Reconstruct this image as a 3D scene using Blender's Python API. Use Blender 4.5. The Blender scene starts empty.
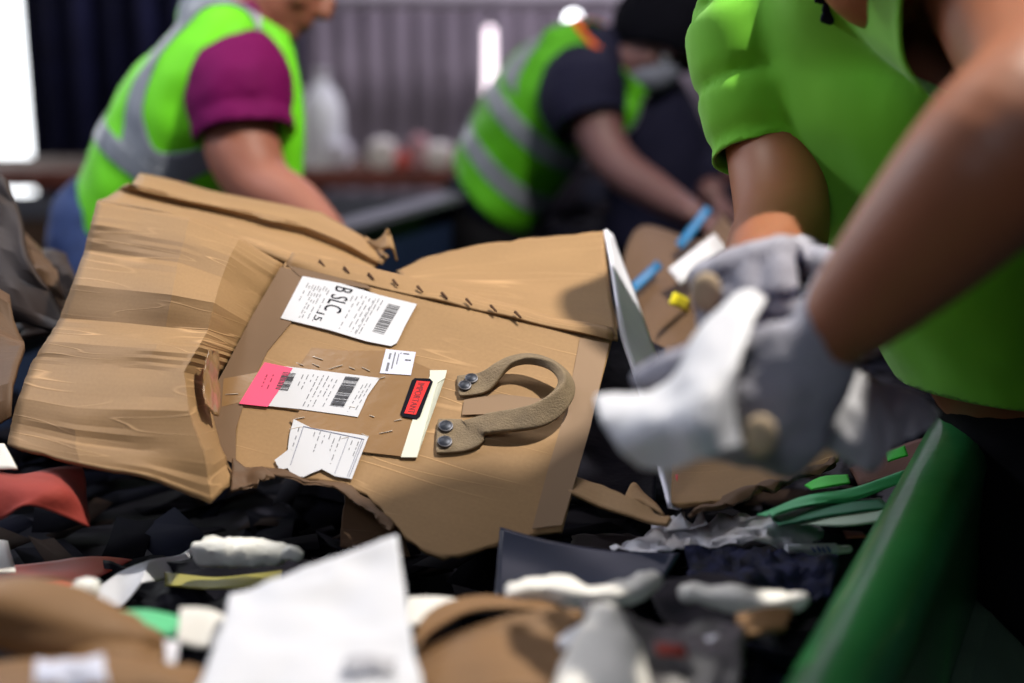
import bpy, bmesh, math, random
from mathutils import Vector, Matrix, noise
random.seed(11)
sc = bpy.context.scene
COL = sc.collection
# ------------------------------------------------------------------ camera, world, light, exposure
PITCH = math.radians(13.5); FPX = 1422.2
CAM = Vector((0, 0, 1.5))
RT = Vector((1, 0, 0)); UP = Vector((0, math.sin(PITCH), math.cos(PITCH))); FW = Vector((0, math.cos(PITCH), -math.sin(PITCH)))
cd = bpy.data.cameras.new('camera'); cam = bpy.data.objects.new('camera', cd); COL.objects.link(cam)
cam.location = CAM; cam.rotation_euler = (math.pi/2 - PITCH, 0, 0)
cd.lens = 50; cd.sensor_width = 36; cd.clip_start = 0.05
cd.dof.use_dof = True; cd.dof.focus_distance = 1.50; cd.dof.aperture_fstop = 1.8
sc.camera = cam
def P(px, py, d): return CAM + d*(FW + RT*((px-512)/FPX) + UP*((341.5-py)/FPX))
def cv(x, y, z): return (RT*x + UP*y + FW*z)
def depth_z(py, z): return (z-CAM.z)/(FW.z + UP.z*(341.5-py)/FPX)
def G(px, py, z): return P(px, py, depth_z(py, z))
w = bpy.data.worlds.new('world'); sc.world = w; w.use_nodes = True
w.node_tree.nodes['Background'].inputs[0].default_value = (0.30, 0.32, 0.62, 1)
w.node_tree.nodes['Background'].inputs[1].default_value = 0.035
sc.view_settings.view_transform = 'Standard'; sc.view_settings.look = 'None'
sc.view_settings.gamma = 1; sc.view_settings.exposure = -0.3; sc.view_settings.use_curve_mapping = False
def area(name, loc, target, size, power, color):
    l = bpy.data.lights.new(name, 'AREA'); l.shape = 'DISK'; l.size = size; l.energy = power; l.color = color
    o = bpy.data.objects.new(name, l); COL.objects.link(o); o.location = loc
    o.rotation_euler = (Vector(target)-Vector(loc)).to_track_quat('-Z', 'Y').to_euler(); return o
area('key_light', (0.80, 1.48, 3.1), (0.0, 1.40, 0.95), 0.09, 92, (1.0, 0.93, 0.82))
area('hall_light', (-1.1, 2.9, 4.2), (-0.5, 2.6, 1.1), 0.9, 42, (1.0, 0.95, 0.9))
area('left_overhead_light', (-1.45, 2.05, 2.35), (0.5, 1.15, 0.95), 0.4, 17, (0.86, 0.9, 1.0))  # added fill without a known source, brightens the right of the pile
area('aisle_light', (-0.5, -0.9, 2.7), (0.4, 1.2, 1.0), 0.9, 13, (0.84, 0.88, 1.0))  # added soft fill from behind the camera, not a lamp of the hall
area('rear_light', (1.0, 6.0, 4.4), (0.6, 7.9, 1.2), 1.2, 190, (0.92, 0.86, 1.0))
area('doorway_light', (-3.4, 2.4, 2.3), (0.8, 1.4, 1.1), 1.6, 14, (0.72, 0.8, 1.0))

# ------------------------------------------------------------------ materials
MATS = {}
def mat(name, col, rough=0.6, metal=0.0, var=0.12, scale=8.0, bump=0.0, bscale=30.0, emit=None, coat=0.0, sheen=0.0, spec=0.5, sub=0.0, trans=0.0):
    if name in MATS: return MATS[name]
    m = bpy.data.materials.new(name); m.use_nodes = True; nt = m.node_tree; b = nt.nodes['Principled BSDF']
    tc = nt.nodes.new('ShaderNodeTexCoord'); n = nt.nodes.new('ShaderNodeTexNoise'); n.inputs['Scale'].default_value = scale; n.inputs['Detail'].default_value = 5
    nt.links.new(tc.outputs['Object'], n.inputs['Vector'])
    r = nt.nodes.new('ShaderNodeValToRGB')
    r.color_ramp.elements[0].position = 0.3; r.color_ramp.elements[1].position = 0.7
    r.color_ramp.elements[0].color = [c*(1-var) for c in col]+[1]; r.color_ramp.elements[1].color = [min(1, c*(1+var)) for c in col]+[1]
    nt.links.new(n.outputs['Fac'], r.inputs['Fac']); nt.links.new(r.outputs['Color'], b.inputs['Base Color'])
    b.inputs['Roughness'].default_value = rough; b.inputs['Metallic'].default_value = metal
    b.inputs['Coat Weight'].default_value = coat; b.inputs['Specular IOR Level'].default_value = spec
    b.inputs['Sheen Weight'].default_value = sheen
    if sub: b.inputs['Subsurface Weight'].default_value = sub; b.inputs['Subsurface Radius'].default_value = (.02, .008, .004)
    if trans: b.inputs['Alpha'].default_value = 1-trans
    if bump:
        n2 = nt.nodes.new('ShaderNodeTexNoise'); n2.inputs['Scale'].default_value = bscale; n2.inputs['Detail'].default_value = 6
        nt.links.new(tc.outputs['Object'], n2.inputs['Vector'])
        bp = nt.nodes.new('ShaderNodeBump'); bp.inputs['Strength'].default_value = bump; bp.inputs['Distance'].default_value = 0.01
        nt.links.new(n2.outputs['Fac'], bp.inputs['Height']); nt.links.new(bp.outputs['Normal'], b.inputs['Normal'])
    if emit:
        b.inputs['Emission Color'].default_value = list(col)+[1]; b.inputs['Emission Strength'].default_value = emit
    MATS[name] = m; return m

def cardboard(name, col, crease=1.0, vs=9.0, us=0.8):
    """kraft board: UV-aligned flute lines, long pale crush creases, fibre speckle"""
    if name in MATS: return MATS[name]
    m = bpy.data.materials.new(name); m.use_nodes = True; nt = m.node_tree; b = nt.nodes['Principled BSDF']; L = nt.links.new
    uv = nt.nodes.new('ShaderNodeUVMap'); uv.uv_map = 'UVMap'
    def stretched(us_, vs_, det=2.0, dist=0.0):
        mp = nt.nodes.new('ShaderNodeMapping'); mp.inputs['Scale'].default_value = (us_, vs_, 1)
        L(uv.outputs['UV'], mp.inputs['Vector']); n = nt.nodes.new('ShaderNodeTexNoise')
        n.inputs['Scale'].default_value = 1; n.inputs['Detail'].default_value = det; n.inputs['Distortion'].default_value = dist
        L(mp.outputs['Vector'], n.inputs['Vector']); return n
    def ramp(src, stops):
        r = nt.nodes.new('ShaderNodeValToRGB'); e = r.color_ramp.elements
        e[0].position, e[0].color = stops[0][0], [stops[0][1]]*3+[1]; e[1].position, e[1].color = stops[-1][0], [stops[-1][1]]*3+[1]
        for p, v in stops[1:-1]:
            k = e.new(p); k.color = [v]*3+[1]
        L(src.outputs['Fac'], r.inputs['Fac']); return r
    cr = ramp(stretched(us, vs, 1.0, 0.15), [(0.485, 0), (0.5, 1), (0.515, 0)])        # thin long crease lines
    msk = ramp(stretched(1.3, 3.0, 2), [(0.42, 0), (0.6, 1)])
    tone = stretched(1.5, 5.0, 4); fib = stretched(60, 60, 5)
    mc = nt.nodes.new('ShaderNodeMath'); mc.operation = 'MULTIPLY'; L(cr.outputs['Color'], mc.inputs[0]); L(msk.outputs['Color'], mc.inputs[1])
    base = nt.nodes.new('ShaderNodeMix'); base.data_type = 'RGBA'; L(tone.outputs['Fac'], base.inputs['Factor'])
    base.inputs['A'].default_value = [c*0.80 for c in col]+[1]; base.inputs['B'].default_value = [c*1.18 for c in col]+[1]
    b2 = nt.nodes.new('ShaderNodeMix'); b2.data_type = 'RGBA'; b2.blend_type = 'MULTIPLY'; b2.inputs['Factor'].default_value = 0.22
    L(base.outputs['Result'], b2.inputs['A']); L(fib.outputs['Fac'], b2.inputs['B'])
    b3 = nt.nodes.new('ShaderNodeMix'); b3.data_type = 'RGBA'
    mm = nt.nodes.new('ShaderNodeMath'); mm.operation = 'MULTIPLY'; mm.inputs[1].default_value = 0.75*crease; L(mc.outputs[0], mm.inputs[0])
    L(mm.outputs[0], b3.inputs['Factor']); L(b2.outputs['Result'], b3.inputs['A'])
    b3.inputs['B'].default_value = [min(1, col[0]*1.7), min(1, col[1]*1.75), min(1, col[2]*1.9), 1]
    L(b3.outputs['Result'], b.inputs['Base Color'])
    wv = nt.nodes.new('ShaderNodeTexWave'); wv.bands_direction = 'Y'; wv.inputs['Scale'].default_value = 14
    L(uv.outputs['UV'], wv.inputs['Vector'])
    add = nt.nodes.new('ShaderNodeMath'); add.operation = 'MULTIPLY_ADD'; add.inputs[1].default_value = 0.03; L(wv.outputs['Fac'], add.inputs[0])
    ms = nt.nodes.new('ShaderNodeMath'); ms.operation = 'MULTIPLY_ADD'; ms.inputs[1].default_value = 0.25; L(tone.outputs['Fac'], ms.inputs[0]); L(mc.outputs[0], ms.inputs[2])
    L(ms.outputs[0], add.inputs[2])
    bp = nt.nodes.new('ShaderNodeBump'); bp.inputs['Strength'].default_value = 0.4; bp.inputs['Distance'].default_value = 0.0015
    L(add.outputs[0], bp.inputs['Height']); L(bp.outputs['Normal'], b.inputs['Normal'])
    b.inputs['Roughness'].default_value = 0.62; b.inputs['Specular IOR Level'].default_value = 0.3
    MATS[name] = m; return m

KRAFT = (0.36, 0.215, 0.098)
card = cardboard('kraft_cardboard', KRAFT, 0.8, 9.0, 0.7)
card_flap = cardboard('kraft_cardboard_flap', KRAFT, 1.0, 8.0, 0.9)
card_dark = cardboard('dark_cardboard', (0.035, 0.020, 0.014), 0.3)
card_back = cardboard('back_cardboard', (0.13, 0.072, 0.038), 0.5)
card_front = cardboard('front_cardboard', (0.22, 0.118, 0.05), 0.5, 5)
tape_brown = mat('brown_packing_tape', (0.17, 0.105, 0.062), 0.6, var=.08, spec=.2)
tape_pale = mat('pale_packing_tape', (0.26, 0.17, 0.105), 0.55, var=.06, spec=.2)
pouch_m = mat('clear_pouch', (0.26, 0.145, 0.06), 0.3, var=.10, bump=.12, bscale=25, coat=.25)
paper = mat('white_paper', (0.60, 0.61, 0.66), 0.55, var=.03)
paper_w = mat('warm_white_paper', (0.72, 0.70, 0.66), 0.6, var=.05)
paper_blue = mat('bluish_white_paper', (0.62, 0.64, 0.78), 0.5, var=.05)
paper_grey = mat('grey_white_paper', (0.62, 0.61, 0.66), 0.6, var=.06)
ink = mat('black_ink', (0.006, 0.006, 0.012), 0.8, spec=.1); ink_soft = mat('grey_ink', (0.13, 0.135, 0.16), 0.6)
ink_blue = mat('blue_ink', (0.02, 0.05, 0.35), 0.5)
pink = mat('pink_label', (0.80, 0.06, 0.17), 0.5, var=.05)
red = mat('red_sticker', (0.75, 0.012, 0.012), 0.35, var=.08)
strip_m = mat('cream_strip', (0.66, 0.68, 0.58), 0.5, var=.05)
leather = mat('tan_webbing', (0.20, 0.145, 0.085), 0.75, var=.25, scale=40, bump=.25, bscale=500)
rivet_m = mat('dark_rivet_metal', (0.03, 0.035, 0.05), 0.45, metal=0.6)
ring_m = mat('bright_rivet_rim', (0.1, 0.1, 0.115), 0.4, metal=1.0)
black = mat('black_plastic_film', (0.006, 0.006, 0.011), 0.55, bump=.4, bscale=20, spec=.1)
rubber = mat('black_belt_rubber', (0.008, 0.008, 0.014), 0.7, spec=.15)
slate = mat('slate_blue_film', (0.018, 0.026, 0.055), 0.35, var=.2, spec=.3)
navy_floral = mat('navy_floral', (0.006, 0.008, 0.032), 0.7, var=.9, scale=70, bump=.5, bscale=60, spec=.2)
green_rail = mat('green_rail_paint', (0.03, 0.23, 0.06), 0.3, var=.25, scale=5, bump=.1, coat=.3)
green_rail_dull = mat('pale_green_flange', (0.10, 0.17, 0.11), 0.5, var=.2)
green_paper = mat('mint_green_paper', (0.09, 0.47, 0.21), 0.5, var=.08)
green_dark = mat('dark_green_paper', (0.02, 0.17, 0.09), 0.5, var=.1)
green_bright = mat('bright_green_scrap', (0.05, 0.62, 0.06), 0.5)
red_cloth = mat('red_orange_cloth', (0.26, 0.026, 0.016), 0.8, var=.2, bump=.2, bscale=40)
red_card = mat('red_card', (0.62, 0.07, 0.035), 0.5, var=.15)
foam_m = mat('white_foam', (0.72, 0.72, 0.68), 0.8, bump=.4, bscale=60)
olive = mat('olive_yellow_paper', (0.36, 0.33, 0.07), 0.5)
grey_plastic = mat('dark_grey_plastic', (0.06, 0.055, 0.06), 0.4, var=.3, bump=.4, bscale=25)
blue_tape_m = mat('blue_tape', (0.01, 0.13, 0.30), 0.4); yellow = mat('yellow_scrap', (0.72, 0.62, 0.02), 0.5)
lime = mat('lime_tshirt', (0.15, 0.50, 0.02), 0.75, var=.07, scale=6, sheen=.2, spec=.2)
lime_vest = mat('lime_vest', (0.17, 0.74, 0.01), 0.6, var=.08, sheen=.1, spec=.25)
lime_vest2 = mat('lime_vest_dim', (0.09, 0.40, 0.01), 0.6, var=.1, spec=.25)  # same lime vest, darkened in colour for the weaker light at the back
stripe_m = mat('reflective_stripe', (0.22, 0.24, 0.28), 0.4, var=.06)
magenta = mat('magenta_tshirt', (0.15, 0.0, 0.075), 0.8, var=.06, spec=.2)
navy = mat('navy_tshirt', (0.010, 0.010, 0.028), 0.85, spec=.15)
denim = mat('blue_denim', (0.025, 0.05, 0.16), 0.85, var=.2, scale=60)
blackcloth = mat('black_trousers', (0.006, 0.006, 0.008), 0.9, spec=.1)
skin1 = mat('skin_left_worker', (0.33, 0.12, 0.075), 0.55, var=.06, sub=.1)
skin2 = mat('skin_back_worker', (0.15, 0.07, 0.07), 0.55, var=.06, sub=.1)
skin3 = mat('skin_front_worker', (0.28, 0.095, 0.042), 0.5, var=.06, sub=.1)
hair_m = mat('black_hair', (0.004, 0.004, 0.007), 0.9, spec=.05, bump=.5, bscale=120)
glove_m = mat('grey_knit_glove', (0.34, 0.34, 0.41), 0.85, var=.1, scale=30, bump=.4, bscale=400)
glove_palm = mat('dark_glove_coating', (0.035, 0.037, 0.09), 0.7, var=.2, bump=.3, bscale=80)
worn = mat('worn_beige_patch', (0.55, 0.42, 0.28), 0.8)
orange = mat('orange_yoke', (0.85, 0.13, 0.01), 0.7)
boot_m = mat('dark_boot', (0.02, 0.015, 0.012), 0.6)
mask_m = mat('grey_mask', (0.13, 0.14, 0.19), 0.8)
eye_m = mat('eye_white', (0.6, 0.6, 0.58), 0.3)
concrete = mat('concrete_floor', (0.05, 0.045, 0.05), 0.85, var=.25, scale=2, bump=.2)
steel_navy = mat('navy_painted_steel', (0.012, 0.022, 0.055), 0.4, var=.2)
steel_grey = mat('grey_steel', (0.16, 0.17, 0.21), 0.4, metal=.4)
rust = mat('red_brown_timber', (0.15, 0.04, 0.025), 0.7, var=.25, scale=12)
brown_t = mat('dim_brown_timber', (0.07, 0.04, 0.025), 0.8, var=.25)

# ------------------------------------------------------------------ object helpers
WL = {}
def tag(o, label=None, cat=None, group=None, kind=None):
    if label: o['label'] = label
    if cat: o['category'] = cat
    if group: o['group'] = group
    if kind: o['kind'] = kind
    return o
def empty(name, loc):
    o = bpy.data.objects.new(name, None); COL.objects.link(o); o.location = loc; o.empty_display_size = .05; WL[o] = Vector(loc); return o
def link(name, me, parent=None, origin=None):
    """me holds world-space vertices; origin moves to the centre"""
    if origin is None:
        n = len(me.vertices); origin = sum((v.co for v in me.vertices), Vector())/max(1, n)
    me.transform(Matrix.Translation(-origin))
    o = bpy.data.objects.new(name, me); COL.objects.link(o); WL[o] = Vector(origin)
    if parent is not None:
        o.parent = parent; o.location = origin - WL[parent]
    else: o.location = origin
    return o
def from_bm(name, bm, m, parent=None, smooth=True, angle=40, origin=None):
    me = bpy.data.meshes.new(name); bm.normal_update(); bm.to_mesh(me); bm.free()
    for x in (m if isinstance(m, (list, tuple)) else [m]): me.materials.append(x)
    if smooth:
        me.shade_smooth(); me.set_sharp_from_angle(angle=math.radians(angle))
    return link(name, me, parent, origin)
def cat_rom(p0, p1, p2, p3, t):
    return 0.5*((2*p1) + (p2-p0)*t + (2*p0-5*p1+4*p2-p3)*t*t + (3*p1-p0-3*p2+p3)*t*t*t)
def interp(pts, s, smooth):
    n = len(pts)-1
    if n == 0: return pts[0]
    i = min(int(s), n-1); t = s-i
    if not smooth: return pts[i].lerp(pts[i+1], t)
    return cat_rom(pts[max(i-1, 0)], pts[i], pts[i+1], pts[min(i+2, n)], t)
def sheet(name, rows, m, parent=None, res=8, thick=.003, amp=0.0, fr=12.0, tear=0.0, tsides='', su=True, sv=True, amp2=0.0, ridge=0.0, angle=50, world=False, seed=None, offs=1, uvb=None):
    """curved board or paper sheet through a grid of control points, with thickness, crumple and torn sides (t,b,l,r)"""
    R = [[(Vector(p) if world else P(*p)) for p in r] for r in rows]
    nv = (len(R)-1)*res; nu = (len(R[0])-1)*res
    sd = Vector((random.random()*50, random.random()*50, random.random()*50)) if seed is None else Vector((seed, seed*2, 3))
    grid = []
    for j in range(nv+1):
        col = [interp([r[k] for r in R], j/res, sv) for k in range(len(R[0]))]
        grid.append([interp(col, i/res, su) for i in range(nu+1)])
    bm = bmesh.new(); uvl = bm.loops.layers.uv.new('UVMap')
    wid = sum((grid[nv//2][i+1]-grid[nv//2][i]).length for i in range(nu)); hei = sum((grid[j+1][nu//2]-grid[j][nu//2]).length for j in range(nv))
    V = []
    for j in range(nv+1):
        row = []
        for i in range(nu+1):
            p = grid[j][i].copy()
            a = grid[j][min(i+1, nu)]-grid[j][max(i-1, 0)]; b = grid[min(j+1, nv)][i]-grid[max(j-1, 0)][i]
            n = a.cross(b)
            if n.length > 1e-12: n.normalize()
            if amp: p += n*amp*noise.noise(p*fr+sd)*1.6
            if amp2: p += n*amp2*(abs(noise.noise(p*fr*2.7+sd))*2-.5)
            if ridge: p += n*ridge*(abs(noise.noise(Vector((j/res*3.1, i/res*.35, 0))+sd))*2.4-.5)
            if tear:
                q = tear*(0.5+0.9*noise.noise(p*90+sd)+0.6*noise.noise(p*31+sd))
                aa = a.normalized() if a.length > 0 else a; bb = b.normalized() if b.length > 0 else b
                if 't' in tsides and j == 0: p += bb*q
                if 'b' in tsides and j == nv: p -= bb*q
                if 'l' in tsides and i == 0: p += aa*q
                if 'r' in tsides and i == nu: p -= aa*q
            row.append(bm.verts.new(p))
        V.append(row)
    for j in range(nv):
        for i in range(nu):
            f = bm.faces.new((V[j][i], V[j+1][i], V[j+1][i+1], V[j][i+1]))
            for lp, (a, b) in zip(f.loops, ((i, j), (i, j+1), (i+1, j+1), (i+1, j))):
                if uvb: lp[uvl].uv = (V[b][a].co.dot(uvb[0])*4, V[b][a].co.dot(uvb[1])*4)
                else: lp[uvl].uv = (a/nu*wid*4, b/nv*hei*4)
    o = from_bm(name, bm, m, parent, True, angle)
    md = o.modifiers.new('thickness', 'SOLIDIFY'); md.thickness = thick; md.offset = offs
    return o
# plane of the labelled panel
D0, TT = 1.564, 1.035
def dA(py): return D0/(1-TT*(341.5-py)/FPX)
NA = cv(0, TT, -1).normalized()
def A(px, py, h=0.0): return P(px, py, dA(py)) + NA*h
def pd(px, py, off=0.0): return (px, py, dA(py)+off)
def plate(name, pts, h0, h1, m, parent):
    """thin plate lying on the labelled panel, outline given on its plane"""
    bm = bmesh.new(); lo = [bm.verts.new(A(x, y, h0)) for x, y in pts]; hi = [bm.verts.new(A(x, y, h1)) for x, y in pts]
    f = bm.faces.new(hi); n = len(pts)
    bm.faces.new(lo[::-1])
    for i in range(n): bm.faces.new((lo[i], lo[(i+1) % n], hi[(i+1) % n], hi[i]))
    bmesh.ops.triangulate(bm, faces=bm.faces[:]); bmesh.ops.recalc_face_normals(bm, faces=bm.faces[:])
    return from_bm(name, bm, m, parent, False)
def bil(c, s, t):
    tl, tr, br, bl = c
    return ((1-t)*((1-s)*tl[0]+s*tr[0])+t*((1-s)*bl[0]+s*br[0]), (1-t)*((1-s)*tl[1]+s*tr[1])+t*((1-s)*bl[1]+s*br[1]))
def quads_on(name, c, rects, h, m, parent):
    bm = bmesh.new()
    for s0, t0, s1, t1 in rects:
        bm.faces.new([bm.verts.new(A(*bil(c, s, t), h)) for s, t in ((s0, t0), (s0, t1), (s1, t1), (s1, t0))])
    return from_bm(name, bm, m, parent, False)
def text_verts(txt):
    cu = bpy.data.curves.new('t', 'FONT'); cu.body = txt; cu.resolution_u = 3; o = bpy.data.objects.new('t', cu); COL.objects.link(o)
    bpy.context.view_layer.update(); me = bpy.data.meshes.new_from_object(o.evaluated_get(bpy.context.evaluated_depsgraph_get()))
    bpy.data.objects.remove(o)
    xs = [v.co.x for v in me.vertices]; ys = [v.co.y for v in me.vertices]
    x0, x1, y0, y1 = min(xs), max(xs), min(ys), max(ys)
    for v in me.vertices: v.co.x = (v.co.x-x0)/(x1-x0); v.co.y = (v.co.y-y0)/(y1-y0)
    return me
def text_on(name, txt, c, box, h, m, parent, rot='cw'):
    """lettering in the (s,t) box of a label; 'cw' runs top to bottom with letter tops to the right"""
    me = text_verts(txt); s0, t0, s1, t1 = box
    for v in me.vertices:
        x, y = v.co.x, v.co.y
        if rot == 'cw': s, t = s0+(s1-s0)*y, t0+(t1-t0)*x
        elif rot == 'ccw': s, t = s1-(s1-s0)*y, t1-(t1-t0)*x
        else: s, t = s0+(s1-s0)*x, t1-(t1-t0)*y
        v.co = A(*bil(c, s, t), h)
    me.materials.clear(); me.materials.append(m)
    return link(name, me, parent)
def add_box(bm, lo, hi):
    vs = [bm.verts.new((x, y, z)) for x in (lo[0], hi[0]) for y in (lo[1], hi[1]) for z in (lo[2], hi[2])]
    for f in ((0, 1, 3, 2), (4, 6, 7, 5), (0, 4, 5, 1), (2, 3, 7, 6), (0, 2, 6, 4), (1, 5, 7, 3)): bm.faces.new([vs[i] for i in f])
    return vs
def prism(bm, a, b, side, up, prof):
    """extrude a profile [(side, up)...] from a to b"""
    A_ = [bm.verts.new(a+side*x+up*y) for x, y in prof]; B_ = [bm.verts.new(b+side*x+up*y) for x, y in prof]; n = len(prof)
    for i in range(n): bm.faces.new((A_[i], A_[(i+1) % n], B_[(i+1) % n], B_[i]))
    bm.faces.new(A_[::-1]); bm.faces.new(B_)
def chain(bm, secs, seg=16, ref=None, cap=True, power=2.0):
    """closed loft through (point, rx, ry[, ref]) ; rx lies along ref"""
    n = len(secs); rings = []
    S = [(Vector(s[0]), s[1], s[2] if len(s) > 2 else s[1], s[3] if len(s) > 3 else ref) for s in secs]
    tans = []
    for i in range(n):
        t = (S[min(i+1, n-1)][0]-S[max(i-1, 0)][0]); tans.append(t.normalized())
    def ring(p, rx, ry, t, rf):
        rf = rf if rf is not None else (Vector((0, 0, 1)) if abs(t.z) < .9 else Vector((1, 0, 0)))
        x = (rf - t*rf.dot(t)); x.normalize(); y = t.cross(x)
        out = []
        for k in range(seg):
            a = 2*math.pi*k/seg; c, s = math.cos(a), math.sin(a)
            c = math.copysign(abs(c)**(2/power), c); s = math.copysign(abs(s)**(2/power), s)
            out.append(bm.verts.new(p + x*rx*c + y*ry*s))
        return out
    if cap:
        p, rx, ry, rf = S[0]; r = min(rx, ry)
        for a in (80, 55, 28): rings.append(ring(p-tans[0]*r*math.sin(math.radians(a)), rx*math.cos(math.radians(a)), ry*math.cos(math.radians(a)), tans[0], rf))
    for (p, rx, ry, rf), t in zip(S, tans): rings.append(ring(p, rx, ry, t, rf))
    if cap:
        p, rx, ry, rf = S[-1]; r = min(rx, ry)
        for a in (28, 55, 80): rings.append(ring(p+tans[-1]*r*math.sin(math.radians(a)), rx*math.cos(math.radians(a)), ry*math.cos(math.radians(a)), tans[-1], rf))
    for a, b in zip(rings, rings[1:]):
        for k in range(seg): bm.faces.new((a[k], a[(k+1) % seg], b[(k+1) % seg], b[k]))
    bm.faces.new(rings[0][::-1]); bm.faces.new(rings[-1])
def densify(pts, k=5):
    """smooth a list of (Vector, rx, ry) sections"""
    out = []
    for i in range(len(pts)-1):
        q = [pts[max(i-1, 0)], pts[i], pts[i+1], pts[min(i+2, len(pts)-1)]]
        for j in range(k):
            t = j/k; out.append((cat_rom(*[a[0] for a in q], t), max(.002, cat_rom(*[a[1] for a in q], t)), max(.002, cat_rom(*[(a[2] if len(a) > 2 else a[1]) for a in q], t))))
    l = pts[-1]; out.append((l[0], l[1], l[2] if len(l) > 2 else l[1])); return out
def fuse(bm, voxel, smooth=6, fac=.5):
    """merge overlapping closed lofts into one continuous skin, returned as bmesh"""
    me = bpy.data.meshes.new('tmp'); bmesh.ops.recalc_face_normals(bm, faces=bm.faces[:]); bm.to_mesh(me); bm.free()
    o = bpy.data.objects.new('tmp', me); COL.objects.link(o)
    r = o.modifiers.new('r', 'REMESH'); r.mode = 'VOXEL'; r.voxel_size = voxel
    if smooth: s = o.modifiers.new('s', 'SMOOTH'); s.factor = fac; s.iterations = smooth
    bpy.context.view_layer.update()
    me2 = bpy.data.meshes.new_from_object(o.evaluated_get(bpy.context.evaluated_depsgraph_get()))
    bpy.data.objects.remove(o); b2 = bmesh.new(); b2.from_mesh(me2); return b2
def wrinkle(bm, amp, fr, stretch=(1, 1, 1)):
    bm.normal_update()
    for v in bm.verts:
        p = Vector((v.co.x*stretch[0], v.co.y*stretch[1], v.co.z*stretch[2]))
        v.co += v.normal*amp*(noise.noise(p*fr)+.5*noise.noise(p*fr*2.3))
def cut(bm, co, no, radius=None, ctr=None):
    """open the shell: remove what lies beyond the plane, near co only"""
    if radius is None: gf = bm.faces[:]
    else: gf = [f for f in bm.faces if (f.calc_center_median()-(ctr or co)).length < radius]
    es = {e for f in gf for e in f.edges}; vs = {v for f in gf for v in f.verts}
    bmesh.ops.bisect_plane(bm, geom=list(vs)+list(es)+gf, plane_co=co, plane_no=no, clear_outer=True)
def slab(bm_src, planes, push):
    """copy of the surface between pairs of planes, pushed outward: a sewn-on stripe"""
    b = bm_src.copy()
    for co, no in planes: bmesh.ops.bisect_plane(b, geom=b.verts[:]+b.edges[:]+b.faces[:], plane_co=co, plane_no=no, clear_outer=True)
    b.normal_update()
    for v in b.verts: v.co += v.normal*push
    return b
def solid(o, t, off=0):
    md = o.modifiers.new('thickness', 'SOLIDIFY'); md.thickness = t; md.offset = off; return o

# ------------------------------------------------------------------ the hall
def struct(name, bm, m, smooth=False):
    o = from_bm(name, bm, m, None, smooth); o['kind'] = 'structure'; return o
bm = bmesh.new(); add_box(bm, (-6, -2, -.1), (6, 8.3, 0)); struct('floor', bm, concrete)
wall_m = mat('lilac_grey_wall', (0.30, 0.26, 0.30), 0.8, var=.15, scale=3)
bm = bmesh.new()      # corrugated sheet wall behind
pr = []
N = 300
for i in range(N+1):
    x = -2.45+8.45*i/N; pr.append((x, 8.0+.03*math.sin(i*1.25)))
lo = [bm.verts.new((x, y, 0)) for x, y in pr]; hi = [bm.verts.new((x, y, 4.6)) for x, y in pr]
lob = [bm.verts.new((x, 8.2, 0)) for x, y in pr]; hib = [bm.verts.new((x, 8.2, 4.6)) for x, y in pr]
for i in range(N):
    bm.faces.new((lo[i], lo[i+1], hi[i+1], hi[i])); bm.faces.new((lob[i+1], lob[i], hib[i], hib[i+1])); bm.faces.new((hi[i], hi[i+1], hib[i+1], hib[i]))
struct('wall_back', bm, wall_m)
bm = bmesh.new(); add_box(bm, (-6.1, -2, 0), (-6, 8.3, 4.6)); struct('wall_left', bm, wall_m)
# bright open loading doorway at the left of the back wall
door_glow = mat('daylight', (0.93, 0.97, 1.0), 0.5, emit=4.0)
bm = bmesh.new(); add_box(bm, (-6, 8.05, 0.0), (-2.45, 8.1, 4.6)); 
struct('window_1', bm, door_glow)
bm = bmesh.new(); add_box(bm, (-6, 7.6, 0), (-2.45, 7.9, .44)); struct('trim_1', bm, brown_t)
# pale duct along the wall
bm = bmesh.new(); chain(bm, [(Vector((-1.6, 7.6, 1.53)), .07), (Vector((1.6, 7.6, 1.53)), .07)], cap=True)
tag(from_bm('wall_duct', bm, mat('pale_duct', (0.75, 0.70, 0.78), .5)), 'long pale horizontal duct across the back wall', 'duct')
# dark strip curtains beside the doorway
def curtain(x0, x1, y, m, label, folds, name='strip_curtain'):
    bm = bmesh.new(); n = folds*8; lo = []; hi = []
    for i in range(n+1):
        x = x0+(x1-x0)*i/n; yy = y+.05*math.sin(i/8*2*math.pi)+.02*math.sin(i*.37)
        lo.append(bm.verts.new((x, yy, .35))); hi.append(bm.verts.new((x, yy, 3.3)))
    for i in range(n): bm.faces.new((lo[i], lo[i+1], hi[i+1], hi[i]))
    o = from_bm(name, bm, m, None); solid(o, .01); tag(o, label, 'curtain')
curtain(-2.42, -1.62, 7.2, mat('navy_curtain', (0.012, 0.014, 0.055), .6, var=.3), 'navy strip curtain hanging right beside the bright doorway', 5)
curtain(-1.58, -1.05, 7.3, mat('dusky_curtain', (0.055, 0.05, 0.11), .6, var=.4), 'dusky purple strip curtain behind the worker in the magenta sleeve', 6)
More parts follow.
